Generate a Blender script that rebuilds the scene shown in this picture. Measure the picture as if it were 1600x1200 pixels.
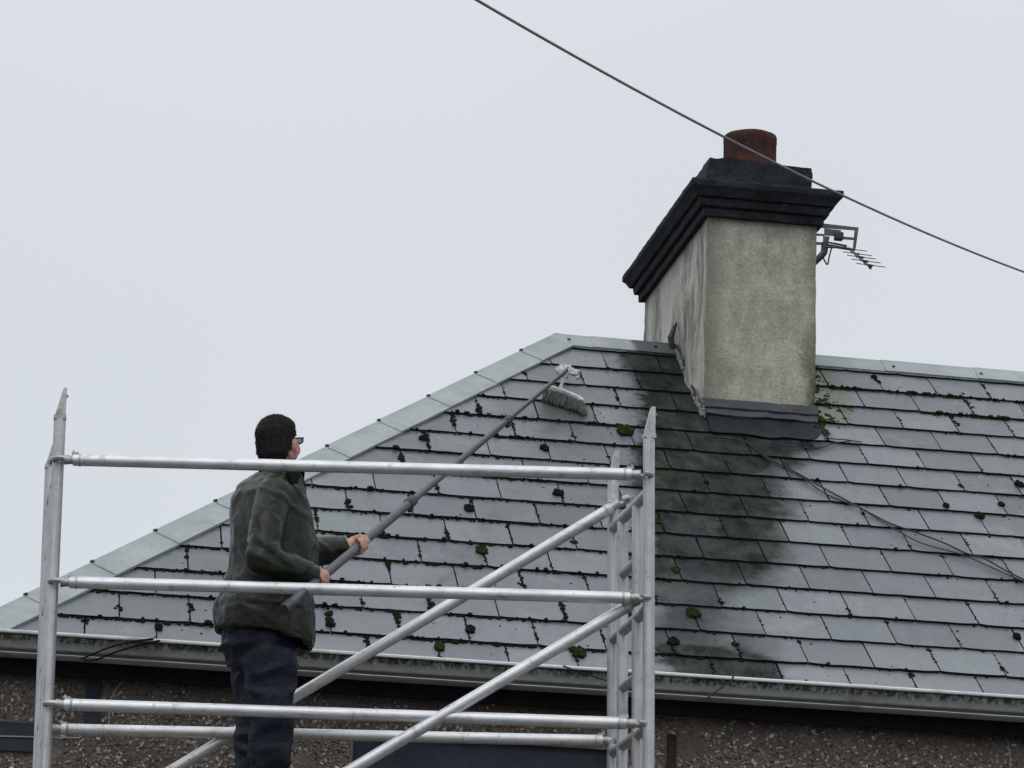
import bpy, bmesh, math, random
from mathutils import Vector as V, Matrix, noise
from math import sin, cos, tan, pi, radians

random.seed(7)
for o in list(bpy.data.objects): bpy.data.objects.remove(o, do_unlink=True)
scn = bpy.context.scene
COL = scn.collection

# ------------------------------------------------------------------ camera
FPX, PIT, ROL, YAW = 5000.0, .2677, .0359, -.1605
CO = V((-.1104, -14.6901, -2.7031))
F = V((-sin(YAW)*cos(PIT), cos(YAW)*cos(PIT), sin(PIT)))
R0 = V((cos(YAW), sin(YAW), 0)); U0 = R0.cross(F)
RR = (cos(ROL)*R0 + sin(ROL)*U0); UU = (-sin(ROL)*R0 + cos(ROL)*U0)
cd = bpy.data.cameras.new('camera'); cam = bpy.data.objects.new('camera', cd); COL.objects.link(cam)
m = Matrix((RR, UU, -F)).transposed().to_4x4(); m.translation = CO
cam.matrix_world = m
cd.sensor_width = 36; cd.lens = 36*FPX/1600; cd.clip_end = 2000; cd.clip_start = .1
scn.camera = cam

# ------------------------------------------------------------------ sky, sun, exposure
w = bpy.data.worlds.new('World'); scn.world = w; w.use_nodes = True
nt = w.node_tree; nt.nodes.clear(); L = nt.links.new
SUN_EL, SUN_ROT = radians(48), radians(200)
wo = nt.nodes.new('ShaderNodeOutputWorld'); bg = nt.nodes.new('ShaderNodeBackground')
sk = nt.nodes.new('ShaderNodeTexSky'); sk.sky_type = 'NISHITA'; sk.sun_disc = False
sk.sun_elevation = SUN_EL; sk.sun_rotation = SUN_ROT
tc = nt.nodes.new('ShaderNodeTexCoord')
nz = nt.nodes.new('ShaderNodeTexNoise'); nz.inputs['Scale'].default_value = 1.6; nz.inputs['Detail'].default_value = 4; nz.inputs['Roughness'].default_value = .45
L(tc.outputs['Generated'], nz.inputs['Vector'])
cr = nt.nodes.new('ShaderNodeValToRGB')            # even stratus cloud deck
cr.color_ramp.elements[0].position = .3; cr.color_ramp.elements[0].color = (6.45, 6.88, 7.35, 1)
cr.color_ramp.elements[1].position = .7; cr.color_ramp.elements[1].color = (7.25, 7.62, 8.0, 1)
L(nz.outputs['Fac'], cr.inputs['Fac'])
# overcast decks brighten towards the zenith (CIE overcast sky)
sx = nt.nodes.new('ShaderNodeSeparateXYZ'); L(tc.outputs['Generated'], sx.inputs[0])
gz = nt.nodes.new('ShaderNodeMapRange'); gz.interpolation_type = 'SMOOTHSTEP'
for k_, v_ in (('From Min', .30), ('From Max', 1.0), ('To Min', 1.0), ('To Max', 1.75)): gz.inputs[k_].default_value = v_
L(sx.outputs['Z'], gz.inputs['Value'])
gm = nt.nodes.new('ShaderNodeVectorMath'); gm.operation = 'SCALE'; L(cr.outputs['Color'], gm.inputs[0]); L(gz.outputs['Result'], gm.inputs['Scale'])
mx = nt.nodes.new('ShaderNodeMixRGB'); mx.inputs['Fac'].default_value = .94
L(sk.outputs['Color'], mx.inputs['Color1']); L(gm.outputs[0], mx.inputs['Color2'])
bg.inputs['Strength'].default_value = .1
L(mx.outputs['Color'], bg.inputs['Color']); L(bg.outputs['Background'], wo.inputs['Surface'])
sd = bpy.data.lights.new('sun', 'SUN'); sd.energy = .5; sd.angle = radians(40); sd.color = (1, .97, .93)
so = bpy.data.objects.new('sun', sd); COL.objects.link(so)
sdir = V((sin(SUN_ROT)*cos(SUN_EL), cos(SUN_ROT)*cos(SUN_EL), sin(SUN_EL)))
so.rotation_euler = sdir.to_track_quat('Z', 'Y').to_euler(); so.location = (0, 0, 30)
scn.view_settings.view_transform = 'Standard'; scn.view_settings.look = 'None'
scn.view_settings.exposure = 0; scn.view_settings.gamma = 1; scn.view_settings.use_curve_mapping = False

# ------------------------------------------------------------------ measuring helpers (photo survey -> metres)
def ray(x, y): return F + RR*((x-800)/FPX) - UU*((y-600)/FPX)
def aty(x, y, Y):
    d = ray(x, y); return CO + d*((Y-CO.y)/d.y)
def atd(x, y, d): return CO + ray(x, y)*d
TH = .6683; RUN = 3.2519; HX = 3.051; GA = .272; V0 = -.073
EU = V((1, 0, 0)); EV = V((0, cos(TH), sin(TH))); EN = V((0, -sin(TH), cos(TH)))
TT = tan(TH); ZR = RUN*TT; VR = RUN/cos(TH)
GZ = -4.2
def rp(u, v, n=0): return EU*u + EV*v + EN*n
def roofpx(x, y):
    d = ray(x, y); n = V((0, -TT, 1)); k = -(CO.dot(n))/(d.dot(n)); P = CO+d*k
    return P.x, P.y/cos(TH)

# ------------------------------------------------------------------ object helpers
def link(name, me, parent=None, mat=None, origin=None):
    if origin is not None: me.transform(Matrix.Translation(-V(origin)))
    o = bpy.data.objects.new(name, me); COL.objects.link(o)
    if mat: me.materials.append(mat)
    pt = parent
    if origin is not None: o.location = origin
    if pt is not None:
        o.parent = pt
        o.matrix_parent_inverse = Matrix.Translation(-V(pt.get('_b', (0, 0, 0))))
    return o
def bmobj(name, bm, mat, parent=None, smooth=True, origin=None, recalc=True):
    if recalc: bmesh.ops.recalc_face_normals(bm, faces=bm.faces)
    me = bpy.data.meshes.new(name); bm.to_mesh(me); bm.free()
    if smooth:
        for p in me.polygons: p.use_smooth = True
        try: me.set_sharp_from_angle(angle=radians(38))
        except Exception: pass
    return link(name, me, parent, mat, origin)
def thing(name, label, cat, loc, group=None):
    o = bpy.data.objects.new(name, None); COL.objects.link(o); o.location = loc
    o.empty_display_size = .1; o['_b'] = tuple(loc); o['label'] = label; o['category'] = cat
    if group: o['group'] = group
    return o
def tag(o, label, cat, group=None, kind=None):
    o['label'] = label; o['category'] = cat
    if group: o['group'] = group
    if kind: o['kind'] = kind
    return o
def box(bm, c, s, rot=None, bev=0):
    r = bmesh.ops.create_cube(bm, size=1)
    M = Matrix.Translation(V(c)) @ ((rot.to_4x4()) if rot else Matrix.Identity(4)) @ Matrix.Diagonal((*s, 1))
    bmesh.ops.transform(bm, matrix=M, verts=r['verts'])
    if bev:
        es = list({e for v in r['verts'] for e in v.link_edges})
        bmesh.ops.bevel(bm, geom=es, offset=bev, segments=2, affect='EDGES', profile=.6)
def frame_of(d):
    d = d.normalized(); a = V((0, 0, 1)) if abs(d.z) < .9 else V((1, 0, 0))
    x = a.cross(d).normalized(); return x, d.cross(x)
def tube(bm, pts, r, n=16, caps=True, flute=0):
    pts = [V(p) for p in pts]; rs = r if isinstance(r, (list, tuple)) else [r]*len(pts)
    rings = []; px = None
    for i, p in enumerate(pts):
        d = (pts[min(i+1, len(pts)-1)] - pts[max(i-1, 0)]).normalized()
        if px is None: x, y = frame_of(d)
        else:
            x = (px - d*px.dot(d)).normalized(); y = d.cross(x)
        px = x
        rings.append([bm.verts.new(p + (x*cos(2*pi*k/n) + y*sin(2*pi*k/n))*rs[i]*(1-(flute if k % 2 else 0))) for k in range(n)])
    for a, b in zip(rings, rings[1:]):
        for k in range(n): bm.faces.new((a[k], a[(k+1) % n], b[(k+1) % n], b[k]))
    if caps:
        bm.faces.new(rings[0][::-1]); bm.faces.new(rings[-1])
def loft(bm, rings, closed=True, caps=True):
    vr = [[bm.verts.new(p) for p in r] for r in rings]; n = len(vr[0])
    for a, b in zip(vr, vr[1:]):
        for k in range(n if closed else n-1): bm.faces.new((a[k], a[(k+1) % n], b[(k+1) % n], b[k]))
    if caps: bm.faces.new(vr[0][::-1]); bm.faces.new(vr[-1])
    return vr
def prism(bm, poly, off):
    """closed prism: poly (list of points) swept by vector off"""
    a = [bm.verts.new(p) for p in poly]; b = [bm.verts.new(V(p)+V(off)) for p in poly]; n = len(a)
    bm.faces.new(a); bm.faces.new(b[::-1])
    for k in range(n): bm.faces.new((a[k], b[k], b[(k+1) % n], a[(k+1) % n]))
ICO = {}
for _n in (1, 2):
    _b = bmesh.new(); bmesh.ops.create_icosphere(_b, subdivisions=_n, radius=1)
    ICO[_n] = ([v.co.copy() for v in _b.verts], [[v.index for v in f.verts] for f in _b.faces]); _b.free()
class Soup:
    def __init__(s): s.v = []; s.f = []
    def add(s, vs, fs):
        k = len(s.v); s.v.extend(vs); s.f.extend([tuple(i+k for i in f) for f in fs])
    def obj(s, name, mat, parent=None, origin=None, smooth=False):
        me = bpy.data.meshes.new(name); me.from_pydata([tuple(v) for v in s.v], [], s.f); me.update()
        if smooth:
            for p in me.polygons: p.use_smooth = True
        return link(name, me, parent, mat, origin)
def soup_tube(S, p, q, ra, rb, n=4):
    x, y = frame_of(q-p); vs = [p+(x*cos(2*pi*k/n)+y*sin(2*pi*k/n))*ra for k in range(n)]+[q+(x*cos(2*pi*k/n)+y*sin(2*pi*k/n))*rb for k in range(n)]
    S.add(vs, [(k, (k+1) % n, n+(k+1) % n, n+k) for k in range(n)]+[tuple(range(n, 2*n))])
def blob(bm, c, s, sub=1, jit=.25, rot=None):
    if isinstance(bm, Soup):
        vs, fs = ICO[sub]; R = rot or Matrix.Identity(3); c = V(c); out = []
        for v in vs:
            k = 1+random.uniform(-jit, jit); out.append(c + R @ V((v.x*s[0]*k, v.y*s[1]*k, v.z*s[2]*k)))
        bm.add(out, fs); return
    r = bmesh.ops.create_icosphere(bm, subdivisions=sub, radius=1)
    R = rot or Matrix.Identity(3); c = V(c)
    for v in r['verts']:
        q = v.co*(1+random.uniform(-jit, jit)); v.co = c + R @ V((q.x*s[0], q.y*s[1], q.z*s[2]))
def remesh(bm, vox, smooth=4, disp=None):
    bmesh.ops.recalc_face_normals(bm, faces=bm.faces)
    me = bpy.data.meshes.new('tmp'); bm.to_mesh(me); bm.free()
    o = bpy.data.objects.new('tmp', me); COL.objects.link(o)
    md = o.modifiers.new('r', 'REMESH'); md.mode = 'VOXEL'; md.voxel_size = vox
    if smooth:
        ms = o.modifiers.new('s', 'SMOOTH'); ms.iterations = smooth; ms.factor = .5
    dg = bpy.context.evaluated_depsgraph_get(); dg.update()
    out = bpy.data.meshes.new_from_object(o.evaluated_get(dg))
    bpy.data.objects.remove(o, do_unlink=True); bpy.data.meshes.remove(me)
    if disp:
        nn = [v.normal.copy() for v in out.vertices]
        for v, n in zip(out.vertices, nn): v.co = v.co + n*disp(v.co, n)
    for p in out.polygons: p.use_smooth = True
    return out
def sph(bm, c, r, sc=None, n=14):
    q = bmesh.ops.create_uvsphere(bm, u_segments=n+4, v_segments=n, radius=1)
    M = sc if sc is not None else Matrix.Identity(3)
    for v in q['verts']: v.co = V(c) + M @ (v.co*r)
def limb(bm, pts, rs, n=14):
    """tapered chain of cone-spheres"""
    for p, r in zip(pts, rs): sph(bm, p, r, n=n)
    for (a, b, ra, rb) in zip(pts, pts[1:], rs, rs[1:]): tube(bm, [a, b], [ra*.995, rb*.995], n=n+4)

# ------------------------------------------------------------------ material helper
class MT:
    def __init__(s, name, rough=.6, metal=0, spec=.5):
        s.m = bpy.data.materials.new(name); s.m.use_nodes = True; s.t = s.m.node_tree
        s.b = s.t.nodes['Principled BSDF']; s.b.inputs['Roughness'].default_value = rough
        s.b.inputs['Metallic'].default_value = metal; s.b.inputs['Specular IOR Level'].default_value = spec
    def n(s, ty, **k):
        q = s.t.nodes.new(ty)
        for a, v in k.items():
            if a in q.inputs.keys(): q.inputs[a].default_value = v
            else: setattr(q, a, v)
        return q
    def l(s, a, b): s.t.links.new(a, b)
    def co(s, kind='Object', scale=(1, 1, 1)):
        if kind == 'World': c = s.n('ShaderNodeNewGeometry').outputs['Position']
        else: c = s.n('ShaderNodeTexCoord').outputs[kind]
        mp = s.n('ShaderNodeMapping'); mp.inputs['Scale'].default_value = scale; s.l(c, mp.inputs['Vector']); return mp.outputs['Vector']
    def noise(s, sc, det=4, ro=.55, vec=None, dist=0):
        q = s.n('ShaderNodeTexNoise'); q.inputs['Scale'].default_value = sc; q.inputs['Detail'].default_value = det
        q.inputs['Roughness'].default_value = ro; q.inputs['Distortion'].default_value = dist
        if vec is not None: s.l(vec, q.inputs['Vector'])
        return q.outputs['Fac']
    def ramp(s, fac, stops):
        q = s.n('ShaderNodeValToRGB'); e = q.color_ramp.elements
        while len(e) < len(stops): e.new(.5)
        for el, (p, c) in zip(e, stops):
            el.position = p; el.color = (*c, 1) if isinstance(c, tuple) else (c, c, c, 1)
        s.l(fac, q.inputs['Fac']); return q.outputs['Color']
    def mix(s, fac, a, b, mode='MIX'):
        q = s.n('ShaderNodeMixRGB'); q.blend_type = mode
        for v, i in ((fac, 'Fac'), (a, 'Color1'), (b, 'Color2')):
            if isinstance(v, (int, float)): q.inputs[i].default_value = v if i == 'Fac' else (v, v, v, 1)
            elif isinstance(v, tuple): q.inputs[i].default_value = (*v, 1)
            else: s.l(v, q.inputs[i])
        return q.outputs['Color']
    def math(s, op, a, b=0, clamp=False):
        q = s.n('ShaderNodeMath'); q.operation = op; q.use_clamp = clamp
        for v, i in ((a, 0), (b, 1)):
            if isinstance(v, (int, float)): q.inputs[i].default_value = v
            else: s.l(v, q.inputs[i])
        return q.outputs[0]
    def mr(s, v, a, b, c=0, d=1):
        q = s.n('ShaderNodeMapRange'); s.l(v, q.inputs['Value'])
        for i, x in zip(('From Min', 'From Max', 'To Min', 'To Max'), (a, b, c, d)):
            if isinstance(x, (int, float)): q.inputs[i].default_value = x
            else: s.l(x, q.inputs[i])
        return q.outputs['Result']
    def col(s, c):
        if isinstance(c, tuple): s.b.inputs['Base Color'].default_value = (*c, 1)
        else: s.l(c, s.b.inputs['Base Color'])
        return s
    def rough(s, c): s.l(c, s.b.inputs['Roughness']); return s
    def bump(s, h, st=.5, d=.01):
        q = s.n('ShaderNodeBump'); q.inputs['Strength'].default_value = st; q.inputs['Distance'].default_value = d
        s.l(h, q.inputs['Height']); s.l(q.outputs[0], s.b.inputs['Normal']); return s

def mottled(name, c1, c2, sc=8, rough=.7, bump=.3, bd=.004, kind='World', stretch=(1, 1, 1), spec=.5, metal=0, grime=None):
    M = MT(name, rough, metal, spec); v = M.co(kind, stretch)
    n1 = M.noise(sc, 6, .6, v); n2 = M.noise(sc*9, 4, .6, v)
    c = M.ramp(n1, [(.3, c1), (.7, c2)])
    c = M.mix(.5, c, M.ramp(n2, [(.3, .35), (.75, .75)]), 'OVERLAY')
    if grime:
        g = M.noise(sc*.6, 7, .7, v); c = M.mix(M.ramp(g, [(.52, 0.), (.68, .85)]), c, grime)
    M.col(c); M.rough(M.mr(n2, .3, .7, max(.05, rough-.12), min(1, rough+.12)))
    if bump: M.bump(M.math('ADD', n1, M.math('MULTIPLY', n2, .6)), bump, bd)
    return M.m

# ---- slate: weathered grey, wet sheen, soot/algae run-off stain below the chimney, darker tracks where it has been scrubbed
def slate_material():
    M = MT('slate', .42, 0, .5)
    pos = M.n('ShaderNodeNewGeometry').outputs['Position']
    sp = M.n('ShaderNodeSeparateXYZ'); M.l(pos, sp.inputs[0])
    u = sp.outputs['X']; v = M.math('DIVIDE', sp.outputs['Y'], cos(TH))
    loc = M.co('Object'); wv = M.co('World')
    big = M.noise(2.2, 5, .6, wv); mid = M.noise(9, 5, .65, wv); fine = M.noise(120, 3, .7, loc)
    grain = M.noise(34, 5, .7, M.co('World', (1, .5, .5)))
    oi = M.n('ShaderNodeObjectInfo').outputs['Random']
    base = M.ramp(oi, [(0, (.076, .085, .095)), (.18, (.152, .165, .178)), (.34, (.104, .119, .127)), (.5, (.178, .187, .200)), (.66, (.112, .120, .134)), (.82, (.146, .163, .168)), (1, (.096, .102, .112))])
    base = M.mix(.55, base, M.ramp(mid, [(.25, .38), (.75, .64)]), 'OVERLAY')
    base = M.mix(.5, base, M.ramp(grain, [(.3, .36), (.7, .62)]), 'OVERLAY')
    base = M.mix(M.ramp(M.noise(55, 2, .5, wv), [(.64, 0.), (.70, .35)]), base, (.06, .065, .06))
    base = M.mix(.7, base, M.ramp(fine, [(.3, .3), (.7, .7)]), 'OVERLAY')
    strk = M.noise(14, 5, .7, M.co('World', (1, .25, .25)))
    base = M.mix(M.ramp(strk, [(.5, 0.), (.72, .38)]), base, (.085, .09, .088))
    base = M.mix(M.ramp(M.noise(3.1, 6, .75, wv), [(.56, 0.), (.66, .30)]), base, (.30, .31, .31))
    # stain outline, surveyed along the slope
    def curve(pts, lo, hi):
        q = M.n('ShaderNodeFloatCurve'); c = q.mapping.curves[0]
        P = sorted(((a/4.3, (b-lo)/(hi-lo)) for a, b in pts))
        while len(c.points) < len(P): c.points.new(.5, .5)
        for p, (a, b) in zip(c.points, P): p.location = (a, b); p.handle_type = 'VECTOR'
        q.mapping.update()
        M.l(M.math('DIVIDE', v, 4.3), q.inputs['Value'])
        return M.math('ADD', M.math('MULTIPLY', q.outputs[0], hi-lo), lo)
    Lc = curve([(0, 3.0), (.4, 3.03), (.8, 3.05), (1.3, 3.1), (1.9, 3.17), (2.2, 3.24), (2.7, 3.30), (3.2, 3.40), (3.54, 3.46), (3.82, 3.46), (4.3, 3.49)], 2.5, 5)
    Rc = curve([(0, 3.60), (.19, 3.60), (.27, 3.52), (.43, 3.47), (.7, 3.50), (1.02, 3.70), (1.33, 3.86), (1.63, 3.88), (2.04, 4.02), (2.42, 4.07), (2.70, 4.24), (2.82, 4.36), (3.1, 4.4), (3.6, 3.95), (4.3, 3.95)], 2.5, 5)
    wob = M.math('MULTIPLY', M.math('SUBTRACT', M.noise(7, 6, .7, wv), .5), .30)
    uu = M.math('ADD', M.math('ADD', u, wob), M.math('MULTIPLY', M.math('SUBTRACT', oi, .5), .16))
    sL = M.mr(M.math('SUBTRACT', uu, Lc), -.03, .08); sR = M.mr(M.math('SUBTRACT', Rc, uu), -.10, .12)
    st = M.math('MULTIPLY', sL, sR)
    inten = curve([(0, 4.35), (.25, 4.6), (.32, 3.7), (.9, 3.7), (1.15, 4.2), (1.5, 4.6), (2.0, 4.7), (2.6, 4.85), (3.3, 4.8), (4.3, 4.85)], 2.5, 5)
    inten = M.math('DIVIDE', M.math('SUBTRACT', inten, 2.5), 2.5)
    patch = M.mr(big, .34, .60, .90, 1.1)
    st = M.math('MULTIPLY', M.math('MULTIPLY', M.math('MULTIPLY', st, inten), patch), 1.6, True)
    runs = M.noise(1, 6, .7, M.co('World', (13, 6, 6)))
    st = M.math('MULTIPLY', st, M.mr(runs, .34, .56, .84, 1.0), True)
    algae = M.ramp(M.noise(6, 4, .6, wv), [(.36, (.011, .013, .014)), (.64, (.031, .037, .024))])
    base = M.mix(M.math('MULTIPLY', st, .97), base, algae)
    # green growth right of the chimney
    def spot(cu, cv, ru, rv, soft=.4):
        a = M.math('DIVIDE', M.math('SUBTRACT', u, cu), ru); b = M.math('DIVIDE', M.math('SUBTRACT', v, cv), rv)
        d = M.math('ADD', M.math('MULTIPLY', a, a), M.math('MULTIPLY', b, b))
        d = M.math('ADD', d, M.math('MULTIPLY', M.math('SUBTRACT', mid, .5), 2.2))
        return M.mr(d, 1-soft, 1+soft, 1, 0)
    g = M.math('MULTIPLY', spot(4.56, 3.66, .17, .52), .9, True)
    base = M.mix(g, base, (.07, .085, .035))
    base = M.mix(M.math('MULTIPLY', M.math('SUBTRACT', 1, st), M.mr(M.math('ADD', v, M.math('MULTIPLY', mid, .3)), .75, .1, 0, .30)), base, M.mix(.5, base, (.42, .43, .44)))  # courses lightened towards the eaves, their brighter sheen painted into the colour
    # scrubbed smears on the lower left
    for pa, pb, wd, kk in (((805, 765), (640, 985), .05, .75),):
        (u1, v1), (u2, v2) = roofpx(*pa), roofpx(*pb)
        ln = math.hypot(u2-u1, v2-v1); ax, ay = (u2-u1)/ln, (v2-v1)/ln
        du, dv = M.math('SUBTRACT', u, u1), M.math('SUBTRACT', v, v1)
        al = M.math('ADD', M.math('MULTIPLY', du, ax), M.math('MULTIPLY', dv, ay))
        pp = M.math('ABSOLUTE', M.math('SUBTRACT', M.math('MULTIPLY', du, ay), M.math('MULTIPLY', dv, ax)))
        pp = M.math('ADD', pp, M.math('MULTIPLY', M.math('SUBTRACT', mid, .5), .22))
        msk = M.math('MULTIPLY', M.mr(pp, 0, wd*1.6, 1, 0), M.math('MULTIPLY', M.mr(al, 0, .15), M.mr(al, ln-.2, ln, 1, 0)))
        msk = M.math('MULTIPLY', msk, M.mr(M.noise(5, 3, .6, wv), .42, .6), True)
        base = M.mix(M.math('MULTIPLY', msk, kk), base, (.05, .053, .05))
    u1, v1 = roofpx(868, 672)
    base = M.mix(M.math('MULTIPLY', spot(u1, v1, .28, .3, .9), .6), base, (.06, .066, .055))
    for px, py, ru in ((1180, 1010, .13), (1090, 905, .16), (1070, 990, .2), (1085, 848, .18)):
        u1, v1 = roofpx(px, py); base = M.mix(M.math('MULTIPLY', spot(u1, v1, ru, .13, .7), .55, True), base, (.05, .055, .058))
    M.col(base)
    r = M.math('ADD', M.mr(grain, .3, .7, .22, .40), M.math('MULTIPLY', M.math('FRACT', M.math('MULTIPLY', oi, 7.3)), .16)); M.rough(M.mr(st, 0, 1, r, .65))
    M.l(M.mr(st, 0, 1, .5, .03), M.b.inputs['Specular IOR Level'])
    M.bump(M.math('ADD', M.math('MULTIPLY', grain, .6), M.math('MULTIPLY', fine, .25)), .35, .004)
    return M.m
MAT = {}
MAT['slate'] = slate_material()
MAT['slate_edge'] = mottled('slate_edge', (.008, .009, .008), (.022, .023, .02), 20, .9, .4, spec=.1)
MAT['underlay'] = mottled('underlay', (.006, .006, .006), (.01, .01, .01), 5, .95, 0, spec=.1)
MAT['cap'] = mottled('zinc_cap', (.30, .345, .345), (.39, .425, .42), 3.5, .5, .12, .003, spec=.5, grime=(.25, .285, .275))
def cap_material():
    M = MT('zinc_cap', .5, 0, .5); v = M.co('World'); sp = M.n('ShaderNodeSeparateXYZ'); M.l(v, sp.inputs[0])
    n = M.noise(3.5, 6, .65, v); n2 = M.noise(40, 4, .7, v)
    c = M.ramp(n, [(.3, (.285, .325, .325)), (.7, (.38, .41, .405))]); c = M.mix(.45, c, M.ramp(n2, [(.3, .35), (.7, .66)]), 'OVERLAY')
    c = M.mix(M.ramp(M.noise(5, 7, .75, v), [(.52, 0.), (.68, .6)]), c, (.20, .225, .22))
    c = M.mix(M.ramp(M.noise(16, 5, .7, v), [(.62, 0.), (.72, .5)]), c, (.42, .42, .40))
    x = M.math('ADD', sp.outputs['X'], M.math('MULTIPLY', M.math('SUBTRACT', M.noise(18, 4, .6, v), .5), .06))
    st = M.math('MULTIPLY', M.mr(x, 3.49, 3.52), M.mr(x, 3.95, 3.90))
    c = M.mix(M.math('MULTIPLY', st, .85), c, (.05, .055, .062))
    M.col(c); M.bump(M.math('ADD', n, M.math('MULTIPLY', n2, .3)), .15, .003); return M.m
MAT['cap'] = cap_material()
MAT['moss'] = mottled('moss', (.006, .008, .005), (.016, .018, .010), 30, 1, .8, .006, spec=.1)
MAT['moss_green'] = mottled('moss_green', (.010, .016, .005), (.044, .056, .013), 60, 1, .8, .006, spec=.1)
MAT['lead'] = mottled('lead', (.022, .027, .032), (.062, .070, .078), 7, .6, .25, .004, stretch=(1, 1, 3), grime=(.035, .04, .042))
MAT['lead_dark'] = mottled('lead_dark', (.012, .014, .017), (.034, .039, .042), 5, .65, .3, .005, spec=.12, grime=(.02, .024, .026))
MAT['mortar'] = mottled('mortar', (.12, .125, .12), (.30, .31, .30), 14, .85, .6, .008, grime=(.09, .10, .08))
MAT['cement_dark'] = mottled('cement_dark', (.010, .011, .014), (.034, .037, .041), 6, .8, .8, .010, stretch=(1, 1, 2.5), grime=(.020, .026, .016), spec=.3)
def cornice_material():
    M = MT('sooted_cement', .85, 0, .25); v = M.co('World'); n = M.noise(6, 6, .7, v); n2 = M.noise(50, 4, .75, v); n3 = M.noise(7, 7, .8, M.co('World', (1, 1, 2.2)))
    c = M.ramp(n, [(.3, (.010, .012, .015)), (.7, (.042, .046, .052))]); c = M.mix(.7, c, M.ramp(n2, [(.3, .2), (.7, .75)]), 'OVERLAY')
    c = M.mix(M.ramp(n3, [(.56, 0.), (.66, .8)]), c, (.020, .030, .012))
    c = M.mix(M.ramp(M.noise(24, 5, .8, v), [(.64, 0.), (.70, .45)]), c, (.12, .125, .125))
    M.col(c); M.bump(M.math('ADD', n3, n2), .9, .012); return M.m
MAT['cement_dark'] = cornice_material()
MAT['black_timber'] = mottled('black_timber', (.005, .006, .008), (.010, .011, .014), 8, .8, .2, spec=.15)
MAT['gap_shade'] = mottled('gap_shade', (.022, .019, .018), (.05, .044, .04), 14, .95, .6, spec=.1)  # dark brown for the shade of the wall gap
MAT['plaster_blue'] = mottled('plaster_blue', (.030, .042, .053), (.046, .058, .070), 9, .85, .3, spec=.2)
MAT['wire'] = mottled('wire_black', (.012, .012, .013), (.02, .02, .022), 30, .6, 0)
MAT['wire_grey'] = mottled('wire_grey', (.16, .165, .17), (.22, .225, .23), 30, .6, 0)
MAT['cable_white'] = mottled('cable_white', (.28, .28, .27), (.4, .4, .38), 30, .6, 0)
MAT['antenna'] = mottled('antenna_metal', (.05, .055, .06), (.11, .115, .12), 25, .45, 0, metal=.5)
MAT['black_plastic'] = mottled('black_plastic', (.015, .016, .017), (.03, .03, .032), 25, .5, 0)
MAT['asphalt'] = mottled('asphalt', (.035, .036, .037), (.06, .06, .06), 6, .9, .4)
MAT['glass'] = MT('window_glass', .08, 0, .5).col((.02, .028, .036)).m
MAT['deck'] = mottled('plywood_deck', (.10, .07, .045), (.16, .12, .08), 9, .8, .3)
MAT['rubber'] = MAT['black_plastic']

def alu_material(name, strk, lo, hi):
    M = MT(name, .34, .72, .5); v = M.co('World')
    n = M.noise(6, 6, .65, v); n2 = M.noise(70, 3, .6, v)
    c = M.ramp(n, [(.3, (lo, lo*1.01, lo*1.02)), (.7, (hi, hi*1.005, hi*1.01))])
    sn = M.noise(1, 4, .6, M.co('World', strk)); c = M.mix(.7, c, M.ramp(sn, [(.32, .30), (.68, .66)]), 'OVERLAY')
    c = M.mix(M.ramp(M.noise(16, 6, .8, v), [(.56, 0.), (.68, .7)]), c, (.22, .22, .21))
    c = M.mix(M.ramp(M.noise(60, 3, .6, v), [(.66, 0.), (.72, .5)]), c, (.62, .62, .60))
    M.col(c); M.rough(M.mr(sn, .3, .7, .42, .62)); M.bump(M.math('ADD', n2, sn), .22, .002); return M.m
MAT['alu'] = alu_material('aluminium', (60, 60, 1.5), .46, .60)
MAT['alu_rail'] = alu_material('aluminium_rail', (2, 90, 260), .62, .82)
MAT['clamp'] = mottled('clamp_cast', (.34, .34, .33), (.55, .55, .53), 30, .5, .3, .002, metal=.6, grime=(.08, .08, .075))

def gutter_material():
    M = MT('gutter_paint', .6, 0, .3); v = M.co('World'); sp = M.n('ShaderNodeSeparateXYZ'); M.l(v, sp.inputs[0])
    z = sp.outputs['Z']; n = M.noise(34, 6, .8, M.co('World', (1, 1, .6))); n2 = M.noise(2.5, 5, .6, v)
    c = M.ramp(n, [(.3, (.30, .31, .30)), (.7, (.52, .53, .51))])
    # dirt beneath the bead, with shade painted in there and in the lower groove
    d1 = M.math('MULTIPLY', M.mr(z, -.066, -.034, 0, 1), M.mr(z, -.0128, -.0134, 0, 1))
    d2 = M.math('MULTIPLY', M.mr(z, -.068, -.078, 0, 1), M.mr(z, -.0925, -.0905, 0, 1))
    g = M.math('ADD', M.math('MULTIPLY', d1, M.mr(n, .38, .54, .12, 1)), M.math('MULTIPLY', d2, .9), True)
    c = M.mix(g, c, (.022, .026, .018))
    c = M.mix(M.mr(z, -.0915, -.0935), c, (.55, .56, .54))  # bright edge of the lower lip painted into the colour
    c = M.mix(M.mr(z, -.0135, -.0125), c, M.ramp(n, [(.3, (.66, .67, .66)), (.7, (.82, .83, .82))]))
    c = M.mix(M.ramp(n2, [(.55, 0.), (.72, .5)]), c, (.10, .115, .07))
    M.col(c); M.bump(n, .2, .002); return M.m
MAT['gutter'] = gutter_material()

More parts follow.
